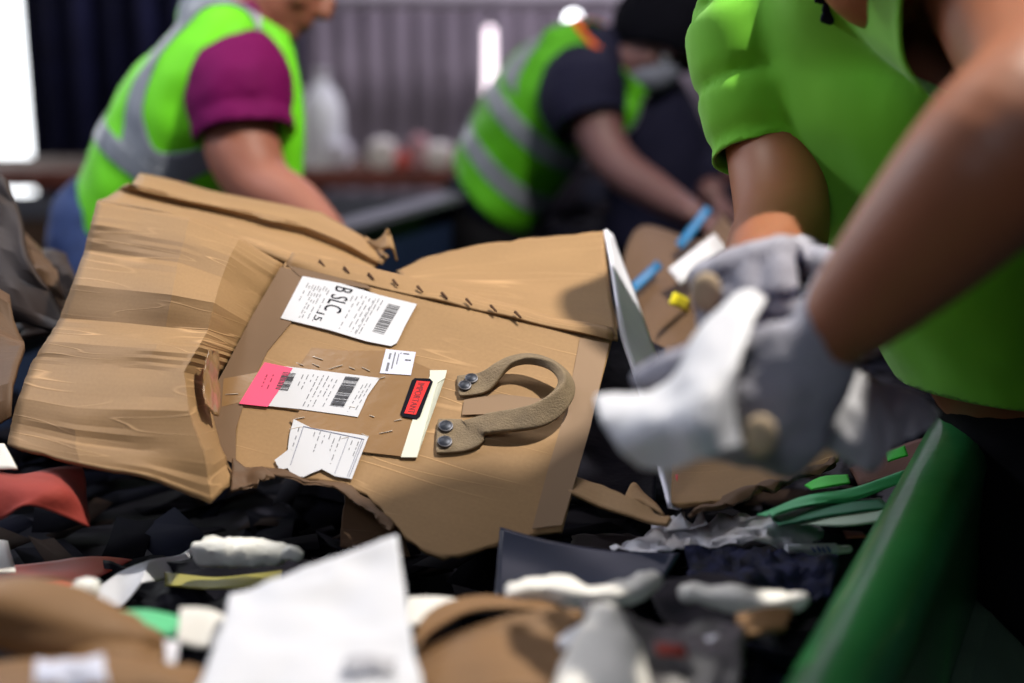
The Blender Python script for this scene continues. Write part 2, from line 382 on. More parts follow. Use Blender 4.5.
# reflective bright points, their shine built as small glowing bodies
glow_w = mat('lamp_glow', (0.95, 0.97, 1.0), .4, emit=9.0); glow_p = mat('lamp_glow_pink', (1.0, 0.85, 0.92), .4, emit=3.0)
def glow(px, py, d, r, label, m, kind='round', group=None):
    c = P(px, py, d); root = empty('wall_lamp', c+Vector((0, .06, 0)))
    bm = bmesh.new(); 
    if kind == 'round': bmesh.ops.create_uvsphere(bm, u_segments=16, v_segments=10, radius=r, matrix=Matrix.Translation(c))
    else: chain(bm, [(c+Vector((0, 0, -.18)), r), (c+Vector((0, 0, .18)), r*.8)])
    from_bm('bulb', bm, m, root)
    bm = bmesh.new(); chain(bm, [(c+Vector((0, r*.9, 0)), r*.7), (c+Vector((0, r+.09, 0)), r*.8)], 12); from_bm('socket', bm, steel_grey, root)
    tag(root, label, 'lamp')
glow(573, 20, 6.5, .034, 'small bright lamp high above the back worker\'s shoulder', glow_w)
glow(490, 70, 6.8, .028, 'tall tubular lamp left of the back worker\'s shoulder', glow_p, 'tube')
glow(346, 152, 6.2, .03, 'small pinkish lamp low above the far bench', glow_p)
glow(38, 179, 6.2, .03, 'small bright lamp at the foot of the doorway', glow_w)
# far bench with packages
def box_obj(name, lo, hi, m, label, cat, group=None, bev=.01, parent=None):
    bm = bmesh.new(); add_box(bm, lo, hi); bmesh.ops.recalc_face_normals(bm, faces=bm.faces[:])
    bmesh.ops.bevel(bm, geom=bm.edges[:], offset=bev, segments=2, affect='EDGES')
    o = from_bm(name, bm, m, parent)
    if parent is None: tag(o, label, cat, group)
    return o
yb = 6.0
zb = P(0, 165, yb).z
r_ = empty('sorting_bench', (-.6, yb, 0))
box_obj('timber_edge', (-2.6, yb-.3, zb-.06), (1.0, yb-.22, zb+.01), rust, None, None, parent=r_)
box_obj('bench_top', (-2.6, yb-.22, zb-.06), (1.0, yb+.35, zb), brown_t, None, None, parent=r_)
box_obj('lower_rail', (-2.6, yb-.3, zb-.18), (1.0, yb-.24, zb-.09), steel_grey, None, None, parent=r_)
box_obj('side_board', (-2.6, yb-.28, zb-.42), (1.0, yb-.24, zb-.19), brown_t, None, None, parent=r_)
for x in (-2.5, .9, -.8): box_obj('leg', (x-.04, yb-.2, 0), (x+.04, yb-.12, zb-.06), steel_grey, None, None, parent=r_)
tag(r_, 'long far bench with a red-brown timber edge and grey rail', 'bench')
bx = [(372, 396, 26, paper_w), (398, 412, 14, red_card), (412, 428, 30, mat('dusty_pink', (.5, .28, .3), .6)), (428, 452, 22, paper_w), (330, 352, 24, paper_grey), (455, 470, 16, red_card)]
lb = ['white package on the far bench, leftmost of the packages by the small pink lamp', 'small red package on the far bench between two pale ones', 'tall dusty pink package on the far bench', 'wide white package on the far bench near the back worker\'s vest', 'grey package on the far bench below the pinkish lamp', 'red package on the far bench nearest the back worker\'s vest']
for (a, b, h, m), l in zip(bx, lb):
    x0 = P(a, 160, yb).x; x1 = P(b, 160, yb).x
    box_obj('package', (x0, yb-.15, zb+.001), (x1, yb+.05, zb+h/FPX*yb), m, l, 'package', 'packages on the far bench', bev=.015)
# clear jugs on the bench catching light
jug_m = mat('glowing_white_plastic', (0.85, 0.88, 0.95), .3, coat=.5)
def jug(px, h, r, label):
    x = P(px, 165, yb).x; bm = bmesh.new(); z = zb+.002
    prof = [(0, r), (.06, r*1.02), (h*.6, r), (h*.75, r*.75), (h*.86, r*.35), (h*.93, r*.3)]
    root = empty('plastic_jug', (x, yb-.05, z))
    chain(bm, [(Vector((x, yb-.05, z+a)), b) for a, b in prof], 16, cap=False); from_bm('jug_body', bm, jug_m, root)
    bm = bmesh.new(); chain(bm, [(Vector((x, yb-.05, z+h*.93)), r*.38), (Vector((x, yb-.05, z+h)), r*.38)], 16, cap=False); from_bm('cap', bm, paper_grey, root)
    tag(root, label, 'jug')
jug(303, .33, .055, 'white plastic jug on the far bench beside the left worker\'s chest'); jug(326, .40, .085, 'large white plastic jug on the far bench left of the pinkish lamp')

# ------------------------------------------------------------------ the conveyor
ZB = 0.865; ZR = 1.05
ra = G(838, 683, ZR); rb = G(963, 425, ZR); td = (rb-ra); td.z = 0; td.normalize(); nd = Vector((-td.y, td.x, 0))
conv = empty('sorting_conveyor', (ra.x, ra.y, 0))
q0 = ra-td*1.2; q1 = ra+td*4.1; W = 1.40
UPZ = Vector((0, 0, 1))
bm = bmesh.new(); a0 = Vector((q0.x, q0.y, ZB)); a1 = Vector((q1.x, q1.y, ZB)); prism(bm, a0, a1, nd, UPZ, [(.05, 0), (.05, -.02), (W, -.02), (W, 0)]); bmesh.ops.recalc_face_normals(bm, faces=bm.faces[:]); from_bm('belt', bm, rubber, conv, False)
def railm(name, off, prof, m):
    bm = bmesh.new(); a = Vector((q0.x, q0.y, ZR)); b = Vector((q1.x, q1.y, ZR)); prism(bm, a+nd*off, b+nd*off, nd, UPZ, prof); bmesh.ops.recalc_face_normals(bm, faces=bm.faces[:])
    return from_bm(name, bm, m, conv, True, 35)
cap_prof = [(-.030, -.05), (-.033, -.028), (-.030, -.014), (-.022, -.003), (-.008, .004), (.010, .005), (.026, 0), (.037, -.010), (.042, -.024), (.040, -.045), (.038, -.20), (-.028, -.20)]
railm('green_side_rail', 0, cap_prof, green_rail)
railm('lower_flange', 0, [(-.12, -.30), (-.12, -.28), (-.045, -.21), (.03, -.21), (.03, -.30)], green_rail_dull)
railm('far_side_rail', W+.04, [(-.03, -.30), (.03, -.30), (.03, -.045), (.02, -.03), (-.02, -.03), (-.03, -.045)], steel_navy)
railm('far_rail_cap', W+.0, [(-.035, -.029), (.05, -.029), (.05, -.015), (-.035, -.015)], steel_grey)
for s in (-.6, 1.4, 2.8, 4.0):
    for off in (0, W):
        c = ra+td*s+nd*off; bm = bmesh.new(); add_box(bm, (c.x-.04, c.y-.04, 0), (c.x+.04, c.y+.04, ZB-.03)); from_bm('leg', bm, steel_navy, conv, False)
tag(conv, 'waste sorting conveyor with a black belt and bright green side rail', 'conveyor')

# ------------------------------------------------------------------ the big crushed box
boxr = empty('cardboard_box', G(400, 520, ZB))
tag(boxr, 'large crushed brown cardboard box with shipping labels and a carry handle', 'cardboard box')
top = [(285, 262), (318, 270), (350, 279), (382, 287), (414, 294), (446, 301), (478, 309), (510, 316), (542, 323), (574, 331), (612, 340)]
bot = [(232, 477), (262, 470), (290, 477), (318, 482), (345, 487), (370, 501), (392, 524), (415, 549), (450, 559), (505, 543), (562, 531)]
rows = []
for t in (0, .2, .4, .6, .8, 1):
    rows.append([pd(a[0]*(1-t)+b[0]*t - 14*math.sin(math.pi*t)*(1-i/10), a[1]*(1-t)+b[1]*t) for i, (a, b) in enumerate(zip(top, bot))])
E1 = (A(612, 352)-A(285, 270)).normalized(); E2 = NA.cross(E1)
panel = sheet('labelled_panel', rows, card, boxr, res=6, thick=.004, amp=.0007, fr=9, uvb=(E1, E2), tear=.005, tsides='b', offs=-1, seed=4.0)
sheet('crushed_side_flap', [
 [(97,201,1.72),(140,210,1.7),(190,220,1.66),(240,238,1.64),(284,264,1.66)],
 [(91,225,1.68),(137,232,1.655),(185,240,1.62),(230,256,1.592),(274,284,1.645)],
 [(85,250,1.674),(130,256,1.634),(178,263,1.594),(222,277,1.566),(262,305,1.62)],
 [(73,285,1.606),(120,290,1.566),(172,295,1.516),(214,303,1.504),(252,325,1.595)],
 [(60,318,1.595),(110,322,1.545),(165,326,1.505),(208,330,1.492),(240,345,1.57)],
 [(46,342,1.539),(98,345,1.489),(155,347,1.449),(197,350,1.437),(231,360,1.55)],
 [(32,364,1.521),(88,367,1.471),(143,368,1.441),(184,372,1.413),(220,380,1.53)],
 [(20,400,1.464),(76,408,1.419),(134,410,1.389),(188,412,1.37),(215,410,1.5)],
 [(12,428,1.445),(74,440,1.39),(140,450,1.365),(202,452,1.345),(221,445,1.46)],
 [(8,447,1.42),(79,463,1.365),(150,478,1.34),(212,504,1.325),(236,482,1.415)]],
 card_flap, boxr, res=6, thick=.004, amp=.003, fr=7, ridge=.0012, tear=.003, tsides='b', angle=9, sv=False, su=False, offs=-1, seed=2.0)
sheet('back_flap', [
 [(140,173,1.93),(200,187,1.91),(260,200,1.88),(322,211,1.85),(362,236,1.80),(390,256,1.78)],
 [(130,186,1.83),(192,202,1.81),(252,214,1.79),(306,227,1.77),(350,246,1.75),(382,264,1.74)],
 [(118,189,1.85),(185,206,1.83),(245,219,1.80),(300,233,1.78),(345,251,1.76),(378,267,1.745)],
 [(108,195,1.78),(175,212,1.75),(232,230,1.72),(288,248,1.70),(338,261,1.70),(372,273,1.70)],
 [(97,200,1.75),(150,211,1.71),(195,222,1.68),(240,240,1.655),(290,265,1.665),(350,281,1.66)]],
 card_flap, boxr, res=5, thick=.004, amp=.003, fr=9, ridge=.001, tear=.004, tsides='r', angle=9, sv=False, su=False, offs=-1)
sheet('torn_curl', [[(362,238,1.80),(376,240,1.78),(388,227,1.77),(392,238,1.77)],[(372,248,1.79),(382,250,1.76),(391,250,1.755),(393,262,1.76)]], card_flap, boxr, res=5, thick=.003, amp=.004, fr=40, tear=.003, tsides='tr')
sheet('rear_lid', [
 [(396,270,1.74),(438,254,1.76),(500,242,1.77),(555,235,1.79),(604,229,1.79)],
 [(402,276,1.70),(450,272,1.71),(508,270,1.72),(560,268,1.73),(608,268,1.73)],
 [(402,282,1.67),(456,288,1.66),(512,293,1.66),(564,300,1.65),(613,305,1.65)],
 [(400,290,1.645),(455,303,1.625),(510,316,1.605),(565,329,1.585),(618,339,1.565)]],
 card, boxr, res=6, thick=.004, amp=.003, fr=8, tear=.005, tsides='t', offs=-1, seed=9.0)
sheet('perforated_hinge', [[(292,253,1.685),(345,264,1.672),(400,276,1.66),(470,293,1.64),(540,313,1.61),(613,330,1.585)],
 [(290,259,1.66),(345,271,1.65),(400,284,1.635),(470,300,1.615),(540,318,1.59),(613,334,1.565)],
 [(287,266,1.657),(345,280,1.637),(400,293,1.62),(470,308,1.60),(540,324,1.58),(613,341,1.56)]], card_flap, boxr, res=6, thick=.003, amp=.002, fr=20, tear=.003, tsides='t', offs=0)
for k in range(9):
    x = 322+k*24.5; y = 263.5+k*6.4; c = P(x, y, 1.655-.009*k); bm = bmesh.new()
    chain(bm, [(c-cv(.0028, -.0030, -.003), .0018), (c+cv(.0028, -.0030, -.003), .0012)], 8)
    from_bm('perforation_slot', bm, mat('slot_dark', (0.10, 0.045, 0.02), .9), boxr)
# white printed side wall, seen almost edge-on
sheet('white_side_wall', [[(604,230,1.79),(610,236,1.86)],[(613,285,1.69),(628,283,1.80)],[(620,335,1.61),(645,330,1.74)],[(638,390,1.53),(662,385,1.66)],[(652,445,1.45),(682,452,1.56)],[(668,508,1.36),(678,510,1.42)]], mat('lilac_white_print', (0.80, 0.80, 0.95), 0.4), boxr, res=5, thick=.004, amp=.001)
sheet('red_side_print', [[(672,476,1.445),(677,475,1.47)],[(671,492,1.41),(676,491,1.44)]], red, boxr, res=3, thick=.006)
sheet('open_bottom_flap', [[(672,425,1.60),(730,420,1.62),(790,418,1.63),(850,415,1.66)],[(670,470,1.47),(728,466,1.49),(790,455,1.53),(846,442,1.58)],[(668,513,1.36),(718,508,1.385),(775,488,1.44),(838,465,1.52)]], card, boxr, res=7, thick=.004, amp=.004, fr=10, tear=.008, tsides='br')
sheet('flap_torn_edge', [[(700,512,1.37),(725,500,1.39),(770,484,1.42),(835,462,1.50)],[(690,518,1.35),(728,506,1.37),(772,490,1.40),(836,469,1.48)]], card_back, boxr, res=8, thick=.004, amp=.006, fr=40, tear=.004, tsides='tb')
sheet('lower_inner_flap', [[(572,480,1.44),(600,487,1.42),(632,500,1.39),(655,511,1.37),(672,519,1.35)],[(568,494,1.41),(600,509,1.39),(632,518,1.365),(652,524,1.35),(668,527,1.34)]], card_flap, boxr, res=6, thick=.004, amp=.002, fr=20, tear=.003, tsides='t')
sheet('torn_triangle', [[(626,497,1.41),(632,485,1.43),(640,493,1.43)],[(632,503,1.39),(645,508,1.39),(664,517,1.37)]], card_flap, boxr, res=5, thick=.003, amp=.002, fr=30)
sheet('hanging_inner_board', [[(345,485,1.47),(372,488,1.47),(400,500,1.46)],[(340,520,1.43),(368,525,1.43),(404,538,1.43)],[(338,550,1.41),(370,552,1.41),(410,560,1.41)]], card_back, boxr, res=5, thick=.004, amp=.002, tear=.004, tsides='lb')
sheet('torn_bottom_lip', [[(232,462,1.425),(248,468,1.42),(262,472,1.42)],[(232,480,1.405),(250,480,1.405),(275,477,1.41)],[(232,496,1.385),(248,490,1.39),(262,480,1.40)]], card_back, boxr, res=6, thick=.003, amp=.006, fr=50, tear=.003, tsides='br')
sheet('crumpled_corner', [[(205,350,1.44),(212,348,1.46),(219,352,1.49)],[(203,378,1.42),(210,382,1.44),(219,380,1.475)],[(206,408,1.40),(212,414,1.42),(219,418,1.45)]], pouch_m, boxr, res=8, thick=.001, amp=.003, amp2=.002, fr=60, tear=.003, tsides='tblr')
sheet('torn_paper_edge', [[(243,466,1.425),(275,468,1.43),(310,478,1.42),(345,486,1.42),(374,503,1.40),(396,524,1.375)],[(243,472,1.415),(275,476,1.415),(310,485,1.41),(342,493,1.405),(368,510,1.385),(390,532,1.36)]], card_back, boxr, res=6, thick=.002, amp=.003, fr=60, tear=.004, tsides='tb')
# tapes
plate('left_edge_tape', [(281,268),(322,278),(296,318),(268,352),(248,392),(236,430),(236,466),(214,455),(203,410),(226,368),(252,318)], .0012, .0020, tape_brown, boxr)
plate('right_edge_tape', [(580,339),(609,345),(590,430),(572,492),(562,526),(532,530),(548,470),(566,410)], .0012, .0020, tape_pale, boxr)
plate('hinge_tape', [(288,267),(330,277),(368,287),(372,291),(330,284),(300,278)], .0022, .0028, tape_brown, boxr)
plate('short_tape', [(464,401),(500,395),(558,402),(556,419),(500,415),(462,416)], .0013, .0020, tape_pale, boxr)
plate('document_pouch', [(312,349),(345,352),(389,352),(434,372),(427,408),(404,458),(352,452),(300,432),(290,422),(300,412),(240,404),(222,408),(224,380),(300,366)], .0016, .0022, pouch_m, boxr)
# tape wrinkles along the pouch, their glints put into a pale colour
bm = bmesh.new()
for (x, y) in [(232,396),(246,402),(214,372),(300,366),(316,367),(336,369),(352,370),(366,371),(381,380),(318,360),(345,440),(365,437),(386,434),(398,422),(372,418),(352,409),(300,420),(296,430),(212,386),(208,400),(204,414)]:
    c = A(x, y, .003); L_ = random.uniform(.002, .008); dv = (A(x+10, y+random.uniform(-3, 5))-A(x, y)).normalized()
    chain(bm, [(c-dv*L_, .0004), (c+dv*L_, .0006)], 6)
from_bm('tape_wrinkles', bm, mat('shiny_tape_fold', (0.6, 0.52, 0.45), .2, coat=.6), boxr)
# labels
def dashes(n, s0, s1, t0, t1, seed, wid=.012):
    r = random.Random(seed); out = []
    for i in range(n):
        s = s0+(s1-s0)*i/max(1, n-1); t = t0+r.uniform(0, .08)
        while t < t1:
            l = r.uniform(.03, .13)
            out.append((s, t, s+wid, min(t+l, t1))); t += l+r.uniform(.02, .09)
            if r.random() < .15: break
    return out
def barcode(s0, s1, t0, t1, seed):
    r = random.Random(seed); out = []; t = t0
    while t < t1:
        a = r.uniform(.008, .035); out.append((s0, t, s1, min(t+a, t1))); t += a+r.uniform(.008, .022)
    return out
L1 = [(303,278),(417,306),(392,348),(281,320)]
l1 = plate('upper_shipping_label', [(303,278),(340,285),(380,297),(417,306),(405,328),(397,345),(391,348),(366,343),(330,332),(281,320)], .0023, .0030, paper, boxr); l1['label'] = 'white shipping label marked B SLC at the top of the panel'
quads_on('fine_print', L1, dashes(9, .07, .26, .1, .9, 1, .007)+dashes(8, .47, .72, .08, .92, 2, .007)+[(.66,.1,.664,.95)], .0033, ink_soft, l1)
quads_on('barcode', L1, barcode(.78, .885, .14, .80, 3), .0033, mat('barcode_grey', (.10,.10,.11), .6), l1)
text_on('large_lettering', 'B SLC', L1, (.30, .03, .45, .60), .0034, ink, l1)
text_on('small_lettering', '15', L1, (.26, .68, .33, .86), .0034, ink, l1)
L2 = [(256,366),(380,380),(357,419),(240,405)]
l2 = plate('middle_shipping_label', [(264,366),(300,370),(340,375),(380,380),(368,397),(358,419),(345,417),(300,411),(270,408),(240,405),(252,385)], .0024, .0031, paper, boxr)
l2['label'] = 'white shipping label with a pink left end'
plate('pink_end', [(265,364.5),(293,370.5),(281,390),(268,409),(239.5,406),(252,385)], .0032, .0036, pink, l2)
quads_on('fine_print', L2, dashes(8, .40, .68, .08, .9, 5, .007)+dashes(3, .90, .955, .15, .9, 6, .006), .0034, ink_soft, l2)
quads_on('barcode', L2, barcode(.24, .345, .13, .58, 8)+barcode(.735, .85, .06, .80, 7), .0038, mat('barcode_dark', (.035,.035,.045), .6), l2)
quads_on('pink_print', L2, dashes(2, .12, .17, .2, .6, 9, .01), .0038, mat('dark_pink_ink', (.3,.01,.05), .6), l2)
L3 = [(386,351),(416,354),(411,377),(380,375)]
l3 = plate('small_square_label', L3, .0024, .0030, paper_blue, boxr)
quads_on('fine_print', L3, [(.16,.15,.22,.4),(.16,.55,.24,.9),(.32,.1,.36,.8),(.45,.15,.48,.6),(.6,.1,.8,.14),(.7,.35,.9,.4),(.5,.1,.55,.14)], .0033, ink_soft, l3)
L4 = [(292,421),(369,438),(352,481),(276,470)]
l4 = plate('torn_lower_label', [(294,421),(312,430),(340,434),(369,438),(360,460),(352,481),(335,478),(322,471),(310,476),(304,479),(293,478),(288,470),(280,472),(275,462),(288,452),(290,436)], .0024, .0031, paper, boxr)
l4['label'] = 'torn white label with blue ruled border above the ripped hole'
quads_on('fine_print', L4, dashes(1, .12, .12, .1, .6, 11, .012)+dashes(6, .33, .66, .12, .75, 12, .010)+dashes(2, .82, .9, .15, .9, 13, .010), .0034, ink_soft, l4)
quads_on('ruled_border', L4, [(.17,.09,.96,.105),(.17,.09,.178,.9),(.955,.09,.963,.97),(.93,.09,.937,.97),(.76,.09,.766,.95)], .0034, mat('border_blue_ink', (.12,.13,.22), .6), l4)
st = plate('cream_strip', [(430,372),(447,372),(445,380),(437,385),(417,459),(401,459),(417,408),(430,378)], .0023, .0029, strip_m, boxr)
S5 = [(414,381),(433,383),(419,421),(401,419)]
rs = plate('red_sticker_border', [(415,380.5),(430,381),(433,384),(420,419),(417,421.5),(403,419),(400.5,416),(412,383)], .0030, .0038, ink, boxr)
plate('red_field', [(417,383.5),(430,384.5),(416,417.5),(404.5,416)], .0039, .0043, red, rs)
text_on('sticker_lettering', 'IMPORTANT', S5, (.30, .10, .66, .90), .0046, mat('dark_red_ink', (.10,.0,.01), .6), rs)
# carry handle
handle = empty('carry_handle', A(500, 415, .003))
handle.parent = boxr; handle.location = WL[handle]-WL[boxr]
DN = (A(440, 450)-A(440, 420)).normalized(); RR = (A(460, 430)-A(440, 430)).normalized()
def blend(a): return (DN*(1-a)+NA*a).normalized()
hs = [(438,438,.003,.0235,.0020,0),(446,438,.003,.0235,.0020,0),(460,437.5,.003,.0225,.0022,0),(470,436,.004,.0200,.0024,0.0),(478,432,.007,.0140,.0030,.05),(488,430.5,.010,.0130,.0034,.1),(502,430.5,.013,.0130,.0036,.15),(520,430,.016,.0130,.0038,.25),(537,427.5,.018,.0130,.0040,.4),(551,421,.020,.0125,.0045,.55),(562,411,.022,.0110,.0052,.7),(566,401,.023,.0100,.0056,.8),(563,391,.023,.0090,.0056,.8),(554,382,.023,.0078,.0052,.7),(541,375.5,.022,.0065,.0050,.5),(526,372,.020,.0060,.0048,.3),(511,373,.017,.0068,.0040,.2),(500,377,.013,.0085,.0034,.1),(491,382,.008,.0110,.0028,0),(482,385.5,.004,.0145,.0024,0),(471,387,.003,.0155,.0020,0),(459,388,.003,.0150,.0018,0)]
dense = []
for i in range(len(hs)-1):
    for j in range(4):
        t = j/4; q = [hs[max(i-1, 0)], hs[i], hs[i+1], hs[min(i+2, len(hs)-1)]]
        dense.append(tuple(cat_rom(*[Vector((a[k], 0, 0)) for a in q], t).x for k in range(6)))
dense.append(hs[-1])
bm = bmesh.new(); secs = []
pts3 = [A(x, y, h) for x, y, h, *_ in dense]
for i, (x, y, h, rx, ry, tw) in enumerate(dense):
    tg = (pts3[min(i+1, len(pts3)-1)]-pts3[max(i-1, 0)]).normalized()
    inpl = NA.cross(tg).normalized()
    if inpl.dot(DN) < 0 and i < 20: inpl = -inpl
    ref = (inpl*(1-tw*.6)+NA*tw*.8).normalized()
    secs.append((pts3[i], rx, ry, ref))
for i in range(1, len(secs)):
    if secs[i][3].dot(secs[i-1][3]) < 0: secs[i] = (secs[i][0], secs[i][1], secs[i][2], -secs[i][3])
chain(bm, secs, 28, power=5.0)
strap = from_bm('webbing_strap', bm, leather, handle, True, 60)
def rivet(px, py, r, h):
    c = A(px, py, h); bm = bmesh.new()
    chain(bm, [(c, r), (c+NA*.0022, r*.95), (c+NA*.0032, r*.7)], 20, cap=False, ref=DN); o = from_bm('rivet', bm, rivet_m, handle)
    bm = bmesh.new()
    for k in range(24):
        a0_, a1_ = 2*math.pi*k/24, 2*math.pi*(k+1)/24
        v = [bm.verts.new(c+(DN*math.cos(a)+RR*math.sin(a))*rr+NA*hh) for a in (a0_, a1_) for rr, hh in ((r*.92, .0026), (r*1.12, .0024), (r*1.15, -.001))]
        bm.faces.new((v[0], v[1], v[4], v[3])); bm.faces.new((v[1], v[2], v[5], v[4]))
    bmesh.ops.remove_doubles(bm, verts=bm.verts[:], dist=1e-5)
    from_bm('rivet_rim', bm, ring_m, o)
rivet(446, 430.5, .0068, .0052); rivet(445, 446, .0068, .0052); rivet(471.5, 382.5, .0062, .0048); rivet(465, 389.5, .0062, .0048)

# dark interior of the box: added black sheet standing in for the shade
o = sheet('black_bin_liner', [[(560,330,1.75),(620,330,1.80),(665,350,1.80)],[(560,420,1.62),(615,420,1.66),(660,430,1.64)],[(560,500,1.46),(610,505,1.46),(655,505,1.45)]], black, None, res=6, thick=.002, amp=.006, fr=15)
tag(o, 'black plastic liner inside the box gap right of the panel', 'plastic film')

# ------------------------------------------------------------------ dark board stack at the left
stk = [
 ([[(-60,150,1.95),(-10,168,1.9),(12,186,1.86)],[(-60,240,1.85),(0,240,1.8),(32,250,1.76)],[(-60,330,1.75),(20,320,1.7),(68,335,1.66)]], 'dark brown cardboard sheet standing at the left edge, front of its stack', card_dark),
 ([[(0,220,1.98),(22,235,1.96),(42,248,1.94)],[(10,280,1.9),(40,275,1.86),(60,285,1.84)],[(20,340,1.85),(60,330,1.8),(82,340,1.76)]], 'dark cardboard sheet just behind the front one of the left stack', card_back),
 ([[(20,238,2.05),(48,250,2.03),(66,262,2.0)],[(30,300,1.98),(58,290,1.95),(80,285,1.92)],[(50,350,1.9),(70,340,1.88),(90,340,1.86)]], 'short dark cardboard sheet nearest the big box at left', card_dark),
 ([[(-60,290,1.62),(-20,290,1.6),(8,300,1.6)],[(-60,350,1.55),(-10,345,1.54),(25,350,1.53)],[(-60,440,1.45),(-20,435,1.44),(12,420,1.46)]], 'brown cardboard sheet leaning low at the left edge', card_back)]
for r, l, m in stk:
    tag(sheet('cardboard_sheet', r, m, None, res=6, thick=.006, amp=.014, ridge=.012, fr=9, su=False, sv=False, angle=20), l, 'cardboard', 'cardboard sheets at the left edge')

# ------------------------------------------------------------------ waste on the belt
def sc_(name, rows, m, label, cat, **k):
    k.setdefault('res', 6); k.setdefault('thick', .0015); k.setdefault('amp', .003); k.setdefault('fr', 18)
    return tag(sheet(name, rows, m, None, **k), label, cat)
def gz(px, py, z): return (px, py, depth_z(py, z))
big = sc_('sheet_of_paper', [[(230,596,1.05),(285,580,1.06),(340,560,1.07),(397,535,1.08)],[(222,630,1.0),(285,612,1.01),(345,600,1.02),(405,590,1.03)],[(208,665,.95),(280,655,.95),(350,648,.96),(412,640,.97)],[(190,720,.90),(280,715,.90),(350,712,.90),(425,708,.91)]], paper, 'big crumpled white sheet of paper standing up at the front of the pile', 'paper', amp=.006, amp2=.004, fr=9, res=10)
sheet('grey_print', [[(340,658,.937),(372,652,.94),(402,660,.94)],[(345,680,.915),(372,676,.915),(398,684,.915)]], mat('faded_print', (.38,.38,.42), .6), big, res=3, thick=.0006, amp=.001, tear=.01, tsides='tblr')
def kraft_roll(name, pts, r, ry, label):
    bm = bmesh.new(); chain(bm, densify([(P(*p), r*s, ry*s) for p, s in pts], 6), 28, power=2.6, ref=UPZ)
    wrinkle(bm, .011, 30, (.2, .6, 1.5)); return tag(from_bm(name, bm, card_front), label, 'paper roll')
kraft_roll('kraft_paper_fold', [((-80,608,1.02),1),((0,616,1.0),1.1),((70,626,.99),1),((130,638,1.0),.85),((158,645,1.01),.5)], .0165, .03, 'thick fold of brown kraft paper at the lower left, upper of two')
kraft_roll('kraft_paper_fold', [((60,636,.99),.6),((95,644,.98),1),((130,652,.98),1),((160,656,.99),.6)], .009, .02, 'thin brown kraft fold tucked under the thick one at lower left')
kraft_roll('kraft_paper_fold', [((-60,706,.93),1),((40,700,.93),1),((120,694,.94),1),((185,698,.95),.9)], .021, .03, 'brown kraft fold along the bottom left edge of the photo')
sc_('plastic_scrap', [[(36,664,.90),(70,662,.90),(104,664,.90)],[(34,684,.88),(70,690,.88),(108,682,.88)]], paper_blue, 'clear white plastic scrap lying on the bottom left kraft fold', 'plastic scrap', amp=.008, amp2=.006)
sc_('red_cloth', [[(-40,462,1.42),(0,470,1.40),(45,469,1.40),(80,472,1.42)],[(-40,490,1.38),(10,488,1.34),(60,490,1.34),(92,505,1.38)],[(-40,530,1.34),(0,520,1.33),(30,505,1.32),(88,528,1.36)]], red_cloth, 'crumpled red-orange cloth hanging under the left flap of the box', 'cloth', amp=.01, fr=14)
sc_('red_card', [[gz(-40,566,.96),gz(40,562,.95),gz(132,560,.94)],[gz(-40,580,.96),gz(30,578,.955),gz(100,577,.95)],[gz(-40,592,.97),gz(20,590,.965),gz(70,592,.96)]], red_card, 'red-orange card lying flat at the left beneath the cloth', 'card', amp=.004)
sc_('white_scrap', [[(-40,440,1.42),(5,445,1.41)],[(-40,475,1.38),(18,470,1.38)]], paper_w, 'white scrap poking out above the red cloth at the left edge', 'paper scrap')
sc_('white_scrap', [[gz(-40,535,.98),gz(8,542,.98)],[gz(-40,578,.98),gz(16,574,.98)]], paper_w, 'pale scrap at the left edge between red cloth and red card', 'paper scrap')
sc_('white_strip', [[gz(200,543,.95),gz(182,552,.955),gz(150,560,.975),gz(118,574,.97),gz(84,598,.965)],[gz(181,573,.95),gz(176,577,.955),gz(140,582,.98),gz(120,607,.96),gz(94,610,.955)]], paper, 'bent strip of white paper zigzagging over the black bag', 'paper strip', amp=.004, su=False)
def foam(name, pts, r, ry, label, m=foam_m, cat='foam'):
    bm = bmesh.new(); chain(bm, densify([(P(*p), r*s, ry*s) for p, s in pts], 6), 20, power=4, ref=UPZ); wrinkle(bm, .004, 60)
    return tag(from_bm(name, bm, m), label, cat)
foam('foam_block', [((206,550,1.32),1),((230,552,1.31),1.1),((255,553,1.31),1.05),((278,556,1.31),.9)], .011, .015, 'white foam block on the pile under the box corner')
foam('foam_crumb', [((288,553,1.3),1),((300,556,1.3),.6)], .007, .006, 'white foam crumb just right of the foam block')
foam('foam_crumb', [((62,598,1.18),.7),((80,590,1.18),1),((92,587,1.18),.8)], .008, .012, 'small white foam scrap beside the red card')
sc_('black_bag', [[gz(110,570,.94),gz(180,565,.96),gz(250,560,.95),gz(340,560,.95)],[gz(110,600,.93),gz(180,590,.955),gz(250,590,.96),gz(330,590,.95)],[gz(110,625,.92),gz(180,620,.94),gz(240,620,.95),gz(330,620,.94)]], black, 'crumpled black plastic bag in the middle left of the pile', 'plastic bag', amp=.01, amp2=.006)
sc_('olive_paper', [[gz(165,574,.963),gz(225,578,.972),gz(282,571,.975)],[gz(165,586,.963),gz(225,590,.972),gz(278,590,.975)]], olive, 'olive yellow strip of paper left of the standing white sheet', 'paper strip')
sc_('green_paper', [[(118,610,1.10),(150,612,1.09),(188,622,1.08)],[(125,622,1.07),(160,636,1.05),(186,650,1.04)]], green_paper, 'mint green paper scrap over the lower left kraft fold', 'paper scrap')
sc_('white_scrap', [[(182,617,1.06),(205,615,1.06),(226,622,1.06)],[(176,642,1.03),(200,648,1.03),(226,645,1.03)]], paper_w, 'white scrap between the mint paper and the standing sheet', 'paper scrap', amp=.006)
